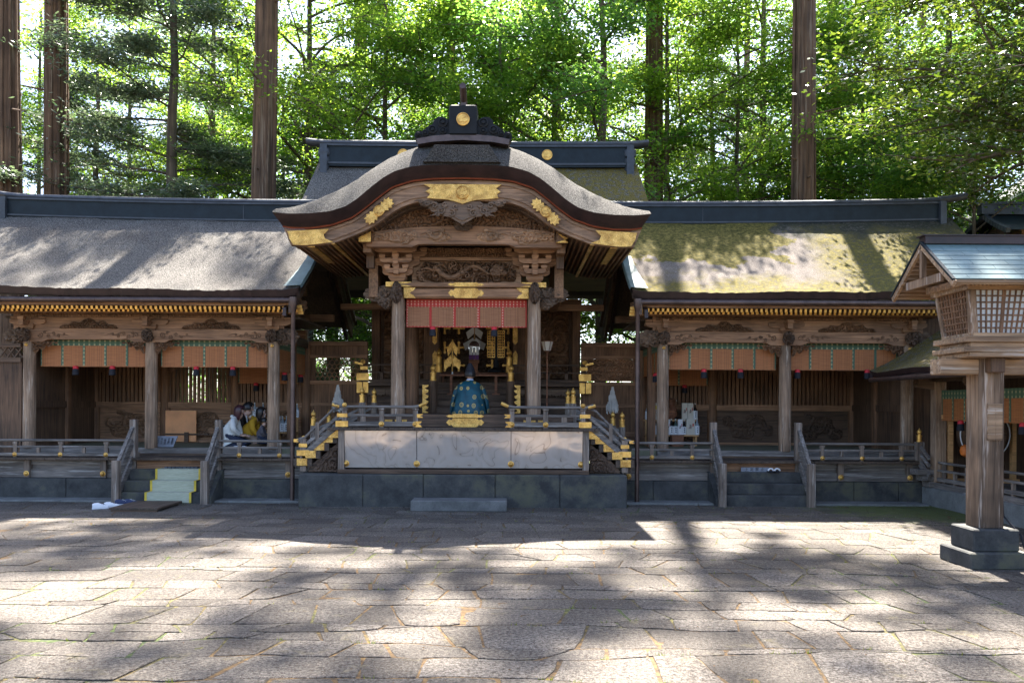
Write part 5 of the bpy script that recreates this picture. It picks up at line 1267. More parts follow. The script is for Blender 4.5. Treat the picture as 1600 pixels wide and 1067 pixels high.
def gohei(name,label,px,py0,py1,d,mat,w_=.13,base=None,n=4,zig=1):
    a=P(px,py0,d); b_=P(px,py1,d); T=thing(name,label,'paper wand',(a[0],d,base))
    m=MB(); m.cyl((a[0],d,base),(a[0],d,a[2]+.04),.014,n=8); m.build('rod',M['ywood'] if mat is M['white'] else M['gold'],T)
    h=(a[2]-b_[2])/n
    for sg in (-1,1):
        m=MB()
        for k in range(n):
            z=a[2]-h*k; o_=.02+(.07 if k%2 else .0)*zig
            m.add([(a[0]+sg*(.01+o_*.2),d-.02,z),(a[0]+sg*(w_*.75+o_),d-.03,z-h*.55),(a[0]+sg*(w_*.55+o_),d-.03,z-h*1.15),(a[0]+sg*(.01),d-.02,z-h*.65),
                   (a[0]+sg*(.01+o_*.2),d-.014,z),(a[0]+sg*(w_*.75+o_),d-.024,z-h*.55),(a[0]+sg*(w_*.55+o_),d-.024,z-h*1.15),(a[0]+sg*(.01),d-.014,z-h*.65)],[(0,1,2,3),(7,6,5,4),(0,4,5,1),(1,5,6,2),(2,6,7,3),(3,7,4,0)])
        m.build('folded_streamer',mat,T)
    m=MB(); m.lathe((a[0],d,base),[(.07,0),(.07,.02),(.02,.05),(.015,.10)],10); m.build('foot',M['white'] if mat is not M['white'] else M['redw'],T)
    return T
gohei('gold_paper_wand','zigzag gold paper wand on a thin stand left of the mirror',707,533,575,20.7,M['gold'],.15,P(707,587,20.7)[2],n=2)
gohei('white_paper_wand','large white zigzag paper wand on a brown rod above the mirror',741.5,510,545,21.8,M['white'],.26,2.75,n=2)
T=thing('gilt_screen','gilt lattice lantern panel with black centre post right of the mirror','lantern',(P(776,540,21.3)[0],21.3,2.75))
for k,(pa,pb) in enumerate(((762,773),(778,788))):
    a=P(pa,517,21.3); b_=P(pb,558,21.3); m=MB()
    for i in range(4):
        x=a[0]+(b_[0]-a[0])*i/3; m.box(x-.008,x+.008,21.29,21.31,b_[2],a[2])
    for j in range(11):
        z=b_[2]+(a[2]-b_[2])*j/10; m.box(a[0],b_[0],21.288,21.312,z-.012,z+.012)
    m.build('gilt_grille',M['gold'],T)
q=P(775.5,540,21.3); m=MB(); m.box(q[0]-.03,q[0]+.03,21.28,21.32,2.75,q[2]+.3); m.lathe((q[0],21.3,2.75),[(.22,0),(.2,.05),(.08,.12),(.05,.3)],12); m.build('black_post',M['black'],T)
# hand lamp on pole at right
for e,px in ((1,855),):
    q=P(px,548,19.3)
    T=thing('pole_lamp',('white paper lamp on a thin pole right of the right stage column' if e>0 else 'small pale lamp on a pole left of the sanctuary balcony'),'lamp',(q[0],19.3,1.75))
    m=MB(); m.lathe((q[0],19.3,q[2]),[(.075,0),(.135,.20)],6); m.build('paper_shade',M['cream'],T)
    m=MB()
    for k in range(6):
        a_=2*math.pi*k/6; m.beam((q[0]+.078*math.cos(a_),19.3+.078*math.sin(a_),q[2]),(q[0]+.138*math.cos(a_),19.3+.138*math.sin(a_),q[2]+.2),.012,.012,0,(0,1,0))
    m.lathe((q[0],19.3,q[2]+.2),[(.145,0),(.15,.015),(.05,.03)],6); m.lathe((q[0],19.3,q[2]-.03),[(.03,0),(.08,.03)],6); m.cyl((q[0],19.3,1.0),(q[0],19.3,q[2]-.02),.014,n=8); m.build('frame_and_pole',M['redw'],T)
# hemp / paper whisks
for px,py,lb in ((528,600,'grey-white shaggy paper whisk on a post left of the stage'),(957,603,'grey-white shaggy paper whisk on a post right of the stage')):
    q=P(px,py,20.6); T=thing('paper_whisk',lb,'whisk',(q[0],20.6,1.0))
    m=MB(); m.cyl((q[0],20.6,.9),(q[0],20.6,q[2]),.012,n=6); m.build('rod',M['redw'],T)
    m=MB()
    for i in range(320):
        a_=random.random()*6.28; z=q[2]-.01-random.random()*.45; r_=(.01+.13*(q[2]-z)/.5)*random.uniform(.2,1.1); x=q[0]+r_*math.cos(a_); y=20.6+r_*math.sin(a_); l=random.uniform(.12,.24)
        m.add([(x-.012,y,z),(x+.012,y,z),(x+.02+random.uniform(-.03,.03),y-.02,z-l),(x-.015,y-.03,z-l*.85)],[(0,1,2,3)])
    m.build('streamer_bunch',plain('grey_paper',(.62,.58,.53),.8),T)
# ================================================================ SAKE SHELVES
def shelf(name,label,x0,x1,y0,zs,z0):
    T=thing(name,label,'shelf',((x0+x1)/2,y0,z0))
    for k,z in enumerate(zs):
        m=MB(); yy=y0+(.25 if k else 0); m.box(x0,x1,yy-.11,yy+.15,z-.035,z); m.build('board',M['ywood'],T)
        for i in range(4):
            x=x0+.05+(x1-x0-.1)*i/3; m=MB(); m.box(x-.02,x+.02,yy-.06,yy-.02,z0,z-.035); m.build('leg',M['ywood'],T)
    return T
def bottle(x,y,z,h,glass,label,wrap=True,grp='sake bottles offered on the shelves'):
    T=thing('sake_bottle',label,'bottle',(x,y,z),grp)
    r_=h*.135
    m=MB(); m.lathe((x,y,z),[(r_*.9,0),(r_,.01),(r_,h*.55),(r_*.8,h*.65),(r_*.35,h*.76),(r_*.3,h*.93)],12); m.build('body',glass,T,smooth=True)
    m=MB(); m.lathe((x,y,z+h*.92),[(r_*.38,0),(r_*.38,h*.07),(r_*.2,h*.08)],10); m.build('cap',M['cream'],T,smooth=True)
    if wrap:
        m=MB(); m.lathe((x,y,z),[(r_*1.1,.005),(r_*1.12,h*.52),(r_*1.0,h*.54)],12); m.build('paper_wrap',M['white'],T,smooth=True)
        m=MB()
        for k in range(3): m.box(x-.012,x+.012,y-r_*1.16,y-r_*1.13,z+h*(.40-.12*k),z+h*(.46-.12*k))
        m.build('brush_mark',M['ink'],T)
    return T
def sbox(x,y,z,w_,h,label,body='white',band=None):
    T=thing('gift_box',label,'box',(x,y,z),'boxed sake offered on the shelves')
    m=MB(); m.box(x-w_/2,x+w_/2,y-.05,y+.05,z,z+h); m.build('carton',M[body],T,bevel=.003)
    if band:
        m=MB(); m.box(x-w_/2+.002,x+w_/2-.002,y-.054,y-.051,z+h*.62,z+h*.85); m.build('band',band,T)
    text_mesh(['奉','献'],min(w_*.38,.06),M['ink'],(x-.005,y-.056,z+h*.5),T,'lettering',vertical=True)
    m=MB(); m.beam((x-w_*.35,y-.054,z+h*.42),(x+w_*.4,y-.054,z+h*.58),.004,.006); m.box(x+w_*.22,x+w_*.36,y-.056,y-.052,z+h*.55,z+h*.72); m.build('red_cord_mark',M['redink'],T)
    return T
ZF=1.0
mm_=lambda px,py,d:P(px,py,d)
lo=P(1040,679,20.55)[2]; up=P(1040,655.5,20.8)[2]
shelf('offering_shelf','stepped pale wooden shelf of sake in the right wing behind the inner column',P(1011,0,20.6)[0],P(1093,0,20.6)[0],20.55,(lo,up),ZF)
def itemx(px,d): return P(px,660,d)[0]
for px,h,g_,lb in ((1011.5,.37,'glassc','clear sake bottle at the left end of the right wing upper shelf'),(1086,.40,'glassd','dark sake bottle right of the tall boxes on the right wing upper shelf')):
    bottle(itemx(px,20.8),20.8,up,h,M[g_],lb)
yb=plain('yellow_print',(.75,.6,.03),.6)
sbox(itemx(1023,20.8),20.8,up,.145,.40,'white box with yellow band on the right wing upper shelf','cream',yb)
sbox(itemx(1069.5,20.8),20.8,up,.13,.40,'left one of the two tall pale boxes on the right wing upper shelf','cream')
sbox(itemx(1078.5,20.8),20.8,up,.13,.40,'right one of the two tall pale boxes on the right wing upper shelf','cream')
for px,h,g_,lb in ((1016.5,.40,'glassc','first clear bottle on the right wing lower shelf'),(1022.5,.40,'glassc','second clear bottle on the right wing lower shelf'),(1028,.34,'glassc','bottle beside the inner column on the right wing lower shelf'),(1049,.38,'glassd','dark bottle with red neck on the right wing lower shelf'),(1055.5,.38,'glassg','green tinted bottle on the right wing lower shelf'),(1069,.36,'glassd','dark bottle left of the widest box on the right wing lower shelf'),(1089,.40,'glassc','bottle with flared wrapper at the right end of the lower shelf')):
    bottle(itemx(px,20.5),20.5,lo,h,M[g_],lb)
sbox(itemx(1044.5,20.5),20.5,lo,.06,.37,'narrow red edged box beside the column on the lower shelf','white')
sbox(itemx(1062.5,20.5),20.5,lo,.11,.37,'slim pale blue-white box on the right wing lower shelf','white')
sbox(itemx(1078.5,20.5),20.5,lo,.20,.38,'widest cream box on the right wing lower shelf','cream')
T=thing('offertory_box','small brown wooden box in front of the right wing sake shelf','box',(itemx(1058,20.2),20.2,ZF))
m=MB(); a=itemx(1049,20.2); b_=itemx(1067,20.2); m.box(a,b_,20.1,20.35,ZF,P(0,676,20.2)[2]); m.build('chest',M['redw'],T,bevel=.006); m=MB(); m.box(a-.01,b_+.01,20.09,20.36,P(0,676,20.2)[2],P(0,675,20.2)[2]+.012); m.build('lid',M['redw'],T)
T=thing('lucky_statue','small brown seated figure carving behind the right wing bottles','statue',(itemx(1049.5,21.0),21.0,up))
x=itemx(1049.5,21.0); m=MB(); lump(m,(x,21,up+.16),.13,.08,.16,91,amp=.15); lump(m,(x,21,up+.38),.08,.07,.09,92,amp=.1); m.lathe((x,21,up+.44),[(.12,0),(.10,.05),(.03,.08)],12); m.build('figure',M['redw'],T,smooth=True); m=MB(); pth=[(x+.11*math.cos(a_),20.97,up+.44+.06*math.sin(a_)) for a_ in np.linspace(0,math.pi,14)]; m.tube(pth,[.012]*14,6); m.build('pale_brim',M['cream'],T)
# left wing shelf
upl=P(400,652,20.8)[2]; lol=P(445,674.5,20.5)[2]
shelf('offering_shelf','stepped pale wooden shelf of sake behind the family in the left wing',P(384,0,20.7)[0],P(471,0,20.7)[0],20.5,(lol,upl),ZF)
for px,h,lb in ((398,.36,'clear bottle behind the man in black, left wing upper shelf'),(411,.36,'clear bottle above the woman in yellow, left wing upper shelf'),(464,.34,'white wrapped bottle right of the downpipe, left wing upper shelf')):
    bottle(itemx(px,20.75),20.75,upl,h,M['glassc'],lb)
sbox(itemx(391,20.8),20.75,upl,.12,.37,'cream box at the left end of the left wing upper shelf','cream')
sbox(itemx(404.5,20.8),20.8,upl,.16,.24,'white box between the two clear bottles in the left wing','white')
for px,lb in ((441.5,'bottle between the inner column and the downpipe, left wing lower shelf'),(448,'white wrapped bottle next to the downpipe, left wing lower shelf')):
    bottle(itemx(px,20.5),20.5,lol,.38,M['glassc'],lb)
sbox(itemx(436,20.5),20.5,lol,.08,.37,'narrow white box right of the inner column, left wing lower shelf','white')
# ================================================================ SIGNS, CARPET, RAMP, SHOES
q=P(258,689,18.6); T=thing('notice_board','small grey notice board with rows of black writing on the left wing floor edge','sign',(q[0],18.5,1.01))
m=MB(); m.add([(q[0]-.29,18.42,1.02),(q[0]+.24,18.42,1.02),(q[0]+.29,18.55,1.25),(q[0]-.25,18.55,1.25),(q[0]-.29,18.45,1.02),(q[0]+.24,18.45,1.02),(q[0]+.29,18.58,1.25),(q[0]-.25,18.58,1.25)],[(0,1,2,3),(7,6,5,4),(0,4,5,1),(1,5,6,2),(2,6,7,3),(3,7,4,0)])
m.build('board',plain('grey_slate',(.24,.25,.28),.7),T)
tx=['御祈祷中','の昇殿は','御遠慮','下さい']
for i in range(6):
    col=[c_ for c_ in '御昇殿のお願い靴はぬいで下さいませどうぞ'][i*3:i*3+4]
    text_mesh(col,.045,M['ink'],(q[0]+.20-.075*i,18.475,1.14),T,'lettering',rot=(R(60),0,0),vertical=True)
a=P(1158,738,17.42); T=thing('no_shoes_sign','low grey plank sign with four black characters on the right wing stair','sign',(a[0]+.28,17.42,.63))
m=MB(); m.box(a[0],a[0]+.56,17.42,17.44,.632,.72); m.build('plank',plain('pale_grey_wood',(.26,.27,.30),.8),T)
for i,c_ in enumerate('土足禁止'): text_mesh(c_,.075,M['ink'],(a[0]+.11+.105*i,17.417,.675),T)
a=P(1207,738,17.40); T=thing('sandals','pair of black and white sandals on the right wing stair','sandals',(a[0],17.38,.63))
for e in (-1,1):
    m=MB(); m.prism([(a[0]+e*.065+.055*math.cos(t_),17.36+.12*math.sin(t_)) for t_ in np.linspace(0,2*math.pi,14)[:-1]],.632,.665,0,'z'); m.build('sole',M['tblk'],T)
    m=MB(); pth=[(a[0]+e*.065+.05*math.cos(t_),17.30,.66+.045*math.sin(t_)) for t_ in np.linspace(0,math.pi,10)]; m.tube(pth,[.018]*10,6); m.build('strap',M['white'],T,smooth=True)
T=thing('stair_carpet','pale green carpet with yellow edges over the left wing stone steps','carpet',(-6.68,17.1,0))
pr_=[(16.80,.02),(16.805,.217),(17.06,.222),(17.058,.425),(17.31,.430),(17.308,.637),(17.60,.642)]
x0,x1=-7.13,-6.22
m=MB(); m.grid([[(x0,y-.02,z),(x1,y-.02,z)] for y,z in pr_]); 
g_,t=nt('pale_green_carpet'); v=coords(t,(8,120,120),False); n1=N(t,'ShaderNodeTexNoise',Scale=1.0,Detail=3.0); L(t,v,n1.inputs['Vector']); b=N(t,'ShaderNodeBsdfPrincipled',Roughness=.9); L(t,ramp(t,n1.outputs['Fac'],[(.3,(.34,.35,.25)),(.7,(.50,.50,.37))]).outputs[0],b.inputs['Base Color']); out(t,b.outputs[0])
m.build('runner',g_,T)
for xa,xb in ((x0,x0+.045),(x1-.045,x1)):
    m=MB(); m.grid([[(xa,y-.024,z+.004),(xb,y-.024,z+.004)] for y,z in pr_]); m.build('yellow_border',plain('yellow_edging',(.62,.44,.05),.8),T)
T=thing('mat_grille','dark folded mat lying at the top of the carpeted left steps','mat',(-6.7,17.5,.645))
m=MB()
for i in range(9): m.box(-7.0+.075*i,-6.945+.075*i,17.42,17.58,.645,.672)
m.build('ribbed_mat',plain('dark_grey_rubber',(.09,.095,.11),.8),T)
T=thing('ramp_board','low dark plank platform on the paving before the carpeted steps','platform',(-6.8,16.1,0))
for i in range(5):
    m=MB(); xa=-7.22+.175*i; m.box(xa,xa+.17,15.5,16.66,.035,.075); m.build('plank',M['dky'],T,bevel=.003)
m=MB(); m.box(-7.2,-6.37,15.52,15.58,0,.035); m.box(-7.2,-6.37,16.5,16.56,0,.035); m.build('batten',M['dkx'],T)
def shoe(x,y,rz,label,mat,name='sneaker',grp=None,z0=.012):
    T=thing(name,label,'shoe',(x,y,z0),grp,rz=rz if rz else .01)
    m=MB(); m.prism([(a,b_) for a,b_ in [(-.13,-.035),(-.10,-.045),(0,-.035),(.09,-.05),(.14,-.03),(.15,0),(.14,.03),(.09,.05),(0,.04),(-.10,.045),(-.13,.035)]],0,.025,0,'z'); m.build('sole',M['white'],T,org=(0,0,0))
    rings=[]
    for f,w_,h in ((-.125,.03,.07),(-.09,.04,.085),(-.03,.038,.09),(.03,.042,.07),(.09,.045,.05),(.14,.02,.035)):
        rings.append([(f,w_*math.cos(a),.025+h*max(0,math.sin(a))) for a in np.linspace(0,math.pi,9)])
    m=MB(); m.grid(rings); m.build('upper',mat,T,smooth=True,org=(0,0,0))
    m=MB(); 
    for k in range(3): m.beam((.0+.03*k,-.02,.105-.012*k),(.02+.03*k,.02,.105-.012*k),.008,.006)
    m.build('lace',M['tblk'] if mat is M['white'] else M['white'],T,org=(0,0,0))
a=P(158,796,15.9); shoe(a[0],15.85,R(25),'front white sneaker at the left corner of the plank platform',M['white'],grp='white sneakers beside the platform')
a=P(170,793,15.9); shoe(a[0],16.0,R(20),'rear white sneaker at the left corner of the plank platform',M['white'],grp='white sneakers beside the platform')
nv=plain('navy_canvas',(.02,.03,.08),.7)
a=P(189,787,16.4); shoe(a[0],16.45,R(15),'left navy shoe with white laces beside the left stair post',nv,grp='navy shoes beside the stair post')
a=P(200,787,16.4); shoe(a[0],16.5,R(5),'right navy shoe with white laces touching the plank platform',nv,grp='navy shoes beside the stair post')
a=P(221,697,17.9); T=thing('shoe_horn','orange wooden shoehorn standing in a small block on the left deck','shoehorn',(a[0],17.7,.85))
m=MB(); m.box(a[0]-.06,a[0]+.06,17.6,17.7,.852,.95); m.build('block',M['railz'],T); m=MB(); m.beam((a[0]+.02,17.65,.95),(a[0]-.03,17.65,1.32),.03,.012,0,(0,1,0)); m.build('blade',plain('orange_wood',(.65,.25,.07),.5),T)
T=thing('prayer_booklet','white folded booklet on the floor before the woman in white','booklet',(P(373,698,18.45)[0],18.5,1.0))
a=P(373,698,18.45); m=MB(); m.box(a[0]-.13,a[0]+.13,18.42,18.54,1.012,1.03); m.build('cover',M['white'],T); m=MB(); m.box(a[0]-.1,a[0]+.14,18.44,18.56,1.03,1.045); m.build('pages',M['white'],T)
M['amber']=plain('glow_toned_wood',(.85,.36,.14),.5,0,.15,3,.1)  # strong orange carries the glow of the panel in its colour
a=P(258,641,21.0); b_=P(306,680,21.0); T=thing('folding_screen','plain orange wood screen panel leaning on the back wall of the left wing','panel',((a[0]+b_[0])/2,21.0,1.0))
m=MB(); m.box(a[0],b_[0],21.02,21.05,1.02,a[2]); m.build('panel',M['amber'],T); m=MB(); m.box(a[0]-.02,b_[0]+.3,20.98,21.02,1.18,1.22); m.box((a[0]+b_[0])/2+.1,(a[0]+b_[0])/2+.2,20.97,21.01,1.0,1.25); m.build('low_rail',M['dkx'],T)
# ================================================================ PEOPLE
def skinned(name,pts,edges,mat,parent,sub=1):
    keys=list(pts); me=bpy.data.meshes.new(name); me.from_pydata([pts[k][:3] for k in keys],[(keys.index(a),keys.index(b)) for a,b in edges],[])
    o=bpy.data.objects.new(name,me); C.objects.link(o)
    md=o.modifiers.new('s','SKIN'); md.branch_smoothing=.6
    for i,k in enumerate(keys):
        d=me.skin_vertices[0].data[i]; d.radius=(pts[k][3],pts[k][4] if len(pts[k])>4 else pts[k][3]); d.use_root=(i==0)
    s=o.modifiers.new('u','SUBSURF'); s.levels=sub; s.render_levels=sub
    dg=bpy.context.evaluated_depsgraph_get(); m2=bpy.data.meshes.new_from_object(o.evaluated_get(dg)); m2.name=name
    bpy.data.objects.remove(o); m2.materials.clear(); m2.materials.append(mat)
    m2.polygons.foreach_set('use_smooth',[True]*len(m2.polygons)); m2.polygons.foreach_set('material_index',[0]*len(m2.polygons))
    q=bpy.data.objects.new(name,m2); C.objects.link(q); q.parent=parent; ORG[q.name]=Vector((0,0,0)); KIDS.setdefault(parent.name,[]).append(q); return q
def seiza(name,label,loc,rz,s=1.0,bow=.12,top=None,pants=None,hair=None,long=False,hatfn=None,hood=False,hands=(.30,.05,.25),grp=None,bodyonly=False):
    T=thing(name,label,'person',loc,grp,rz=rz if abs(rz)>1e-6 else .002); T.scale=(s,s,s)
    b=bow
    H=(.10+b*.95,.80-b*.22)   # head centre x,z
    nk=(.06+b*.7,.665-b*.1)
    p={'pel':(-.02,0,.24,.135),'wst':(.0,0,.38,.115),'chs':(.02+b*.45,0,.56,.135),'nk':(nk[0],0,nk[1],.055),
       'hb':(H[0]-.01,0,H[1]-.07,.062),'hm':(H[0],0,H[1],.098,.085),'ht':(H[0]-.012,0,H[1]+.07,.075),'nose':(H[0]+.108,0,H[1]-.022,.014),
       'chin':(H[0]+.07,0,H[1]-.085,.03)}
    E=[('pel','wst'),('wst','chs'),('chs','nk'),('nk','hb'),('hb','hm'),('hm','ht'),('hm','nose'),('hb','chin')]
    for e,n in ((-1,'r'),(1,'l')):
        p['ear'+n]=(H[0]-.01,e*.098,H[1]-.02,.018); E.append(('hm','ear'+n))
        p['sh'+n]=(.03+b*.5,e*.165,.60-b*.05,.058); p['el'+n]=(.10+b*.3,e*.205,.39,.042); p['wr'+n]=(hands[0]-.04,e*(hands[1]+.01),hands[2]+.01,.028)
        E+= [('chs','sh'+n),('sh'+n,'el'+n),('el'+n,'wr'+n)]
        p['pa'+n]=(hands[0]+.03,e*hands[1],hands[2],.026,.036); E.append(('wr'+n,'pa'+n))
        for f in range(4):
            y0=e*(hands[1]-.027+.018*f); l=(.062,.072,.068,.052)[f]
            p[f'k{n}{f}']=(hands[0]+.065,y0,hands[2]+.006,.010); p[f'f{n}{f}']=(hands[0]+.065+l*.5,y0,hands[2]-.004,.009); p[f'g{n}{f}']=(hands[0]+.065+l*.85,y0,hands[2]-.028,.007)
            E+=[('pa'+n,f'k{n}{f}'),(f'k{n}{f}',f'f{n}{f}'),(f'f{n}{f}',f'g{n}{f}')]
        p['t1'+n]=(hands[0]+.03,e*(hands[1]-.045),hands[2]-.004,.011); p['t2'+n]=(hands[0]+.065,e*(hands[1]-.058),hands[2]-.012,.009); E+=[('pa'+n,'t1'+n),('t1'+n,'t2'+n)]
        p['hp'+n]=(.02,e*.09,.20,.095); p['kn'+n]=(.42,e*.11,.085,.068); p['sn'+n]=(.18,e*.10,.05,.045); p['an'+n]=(-.10,e*.09,.045,.035); p['to'+n]=(-.24,e*.07,.035,.028)
        E+=[('pel','hp'+n),('hp'+n,'kn'+n),('kn'+n,'sn'+n),('sn'+n,'an'+n),('an'+n,'to'+n)]
    skinned('body',p,E,M['skin'],T,2)
    if pants:
        q={k:list(v) for k,v in p.items() if k in('pel','wst') or k[:2] in('hp','kn','sn','an')}
        for k in q: q[k][3]+=.016; q[k]=q[k][:4]
        for n in 'rl': q['kn'+n][3]=.082; q['sn'+n][3]=.058
        q['hpr'][3]=q['hpl'][3]=.115
        skinned('trousers',q,[e for e in E if e[0] in q and e[1] in q],pants,T,2)
    if top:
        q={k:list(v)[:4] for k,v in p.items() if k in('pel','wst','chs','nk') or k[:2] in('sh','el','wr')}
        for k in q: q[k][3]+=.028
        q['hem']=[.0,0,.20,.16]; q['pel'][3]=.17;q['wst'][3]=.16;q['chs'][3]=.165;q['nk'][3]=.072
        for n in 'rl': q['sh'+n][3]=.082;q['el'+n][3]=.066; q['wr'+n][3]=.045; q['wr'+n][0]-=.02
        o=skinned('jacket',q,[e for e in E if e[0] in q and e[1] in q]+[('pel','hem')],top,T,2)
        tx=bpy.data.textures.new('folds','CLOUDS'); tx.noise_scale=.07
        d=o.modifiers.new('folds','DISPLACE'); d.texture=tx; d.strength=.028; d.mid_level=.5
        if hood:
            q={'a':(nk[0]-.09,-.07,nk[1]+.0,.035),'b':(nk[0]-.11,0,nk[1]+.02,.05),'c':(nk[0]-.09,.07,nk[1]+.0,.035),'d':(nk[0]+.02,.085,nk[1]-.03,.02),'e':(nk[0]+.02,-.085,nk[1]-.03,.02)}
            skinned('hood',q,[('a','b'),('b','c'),('c','d'),('a','e')],top,T,1)
    if hair:
        m=MB(); th=np.linspace(0,2*np.pi,29); ph=np.linspace(0.02,np.pi*.98,20); T_,Ph=np.meshgrid(th,ph,indexing='ij')
        g=.012*np.sin(T_*14)*np.sin(Ph*2)+.006*np.sin(T_*37)
        X_=(.122+g)*np.cos(T_)*np.sin(Ph); Y_=(.112+g)*np.sin(T_)*np.sin(Ph); Z_=.125*np.cos(Ph)
        cut=(np.cos(T_)*np.sin(Ph)>.45)&(np.cos(Ph)<.42)
        low=(np.cos(Ph)<(-.9 if long else -.35))&(~cut)
        A=np.stack([H[0]-.012+X_,Y_,H[1]+.028+Z_],-1)
        if long:
            k=np.clip(-np.cos(Ph),0,1)*(np.cos(T_)<.5); A[...,2]-=.10*k; A[...,0]-=.02*k
        mk=~(cut|low); m.grid(A,0,mk[:-1,:-1]); m.build('hair',hair,T,smooth=True,org=(0,0,0))
    m=MB()
    for e in (-1,1): m.lathe((H[0]+.083,e*.034,H[1]+.0),[(.001,-.008),(.008,-.005),(.011,0),(.008,.005),(.001,.008)],8)
    m.build('eyes',M['ink'],T,org=(0,0,0))
    m=MB(); m.box(H[0]+.082,H[0]+.094,-.02,.02,H[1]-.06,H[1]-.053); m.build('mouth',M['redink'],T,org=(0,0,0))
    return T,H,nk,p
wht=plain('cream_white_jacket',(.62,.62,.58),.85,0,.08,5,.1); nvy=plain('navy_trousers',(.012,.018,.04),.8); blk=plain('black_coat',(.012,.012,.014),.8); yel=plain('mustard_jacket',(.50,.28,.015),.85,0,.12,5,.1); tan=plain('tan_trousers',(.28,.20,.14),.8); gry=plain('grey_child_clothes',(.10,.09,.10),.9)
a=P(371,690,18.9)
T,H,nk,p=seiza('person','kneeling person with dark red hair and cream white hooded jacket, head bowed','',0) if False else seiza('person','kneeling person with dark red hair in a cream white hooded jacket, head bowed',(a[0]-.12,18.75,1.005),.02,1.0,.13,wht,nvy,M['hairr'],True,hood=True)
T,H,nk,p=seiza('person','kneeling person with short black hair in a black coat over a white collar',(a[0]-.14,19.3,1.005),.0,1.08,.16,blk,nvy,M['hair'],False)
m=MB(); m.tube([(nk[0]+.045,-.07,nk[1]-.02),(nk[0]+.06,-.07,nk[1]-.15),(nk[0]+.08,-.08,nk[1]-.32)],[.014]*3,6); m.build('white_scarf',M['white'],T,org=(0,0,0))
a=P(402,690,19.3)
T,H,nk,p=seiza('person','kneeling person with long black hair in a mustard yellow jacket holding a child',(a[0]-.15,19.1,1.005),.0,.98,.22,yel,tan,M['hair'],True,hood=True,hands=(.36,.06,.2))
a=P(411,690,19.1)
T,H,nk,p=seiza('person','small child in dark grey clothes sitting on the lap of the yellow jacket',(a[0]-.02,18.95,1.07),.1,.62,.05,gry,nvy,M['hair'],False)
# backpack behind white jacket
a=P(352,672,19.05); T=thing('backpack','grey beige backpack with dark trim behind the white jacket','backpack',(a[0]-.03,19.1,1.0))
m=MB(); m.lathe((a[0]-.02,19.1,1.02),[(.10,0),(.15,.04),(.16,.25),(.13,.40),(.05,.46)],14); m.build('bag',plain('beige_canvas',(.30,.26,.23),.85),T,smooth=True)
m=MB(); pth=[(a[0]-.02+.155*math.cos(t_),19.0,1.22+.24*math.sin(t_)) for t_ in np.linspace(0,math.pi,14)]; m.tube(pth,[.018]*14,6); m.box(a[0]-.14,a[0]+.06,18.95,19.0,1.06,1.20); m.build('dark_trim',M['tblk'],T,smooth=True)
# ---- the kneeling priest (seen from behind)
a=P(733.5,648,17.95)
T,H,nk,p=seiza('person','kneeling priest seen from behind in teal robe with gold rings and black hat',(a[0],17.95,1.762),R(90),1.02,.10,None,None,M['hair'],False)
tm,t=nt('teal_robe_with_gold_rings'); tc=t.nodes.new('ShaderNodeTexCoord'); mp=t.nodes.new('ShaderNodeMapping'); mp.inputs['Scale'].default_value=(0.0,6.9,6.2); L(t,tc.outputs['Object'],mp.inputs[0])
vo=N(t,'ShaderNodeTexVoronoi',Scale=1.0,Randomness=.42); vo.inputs['Randomness'].default_value=.42; L(t,mp.outputs[0],vo.inputs['Vector'])
rr=ramp(t,vo.outputs['Distance'],[(0,(1,1,1)),(.09,(0,0,0)),(.14,(.9,.9,.9)),(.20,(.1,.1,.1)),(.24,(1,1,1)),(.31,(1,1,1)),(.32,(0,0,0))]); 
nz_=N(t,'ShaderNodeTexNoise',Scale=9.0,Detail=3.0); L(t,tc.outputs['Object'],nz_.inputs['Vector'])
base=ramp(t,nz_.outputs['Fac'],[(.3,(.002,.038,.055)),(.7,(.006,.085,.115))])
b=N(t,'ShaderNodeBsdfPrincipled',Roughness=.55); L(t,mix(t,rr.outputs[0],base.outputs[0],(.42,.31,.10)),b.inputs['Base Color']); out(t,b.outputs[0])
rings=[]; n=48
for z,rx,ry,cx in ((.0,.345,.36,.06),(.05,.355,.355,.06),(.13,.33,.335,.05),(.24,.29,.31,.04),(.35,.25,.285,.035),(.45,.215,.265,.04),(.54,.18,.25,.05),(.60,.15,.23,.06),(.635,.13,.20,.07),(.655,.105,.145,.075),(.668,.085,.095,.085),(.685,.075,.078,.09)):
    row=[]
    for k in range(n+1):
        t_=2*math.pi*(k%n)/n; c_=math.cos(t_); s_=math.sin(t_)
        f=1+.05*math.sin(t_*9+z*6)*(1-z/.7)+.035*math.sin(t_*5+1+z*3)*(1-z/.7)
        e_=.8; row.append((cx+rx*f*math.copysign(abs(c_)**e_,c_),ry*f*math.copysign(abs(s_)**e_,s_),z))
    rings.append(row)
m=MB(); m.grid(rings); o=m.build('robe',tm,T,smooth=True,org=(0,0,0)); o.modifiers.new('s','SUBSURF').render_levels=1
for e in (-1,1):
    rings=[]
    for f,(x,y,z,r1,r2) in enumerate(((.08,.17,.60,.06,.07),(.09,.25,.50,.075,.07),(.10,.30,.38,.10,.06),(.13,.345,.24,.13,.05),(.16,.36,.12,.17,.045),(.18,.37,.02,.19,.04))):
        rings.append([(x+r1*math.cos(t_)*(1+.08*math.sin(3*t_+f)),e*(y+r2*math.sin(t_)),z) for t_ in np.linspace(0,2*math.pi,21)])
    m=MB(); m.grid(rings); m.build('sleeve',tm,T,smooth=True,org=(0,0,0))
m=MB(); m.lathe((nk[0],0,nk[1]+.01),[(.078,-.01),(.075,.03),(.062,.05)],16); m.build('white_collar',plain('pale_blue_collar',(.5,.55,.68),.8),T,smooth=True,org=(0,0,0))
m=MB(); rings=[]
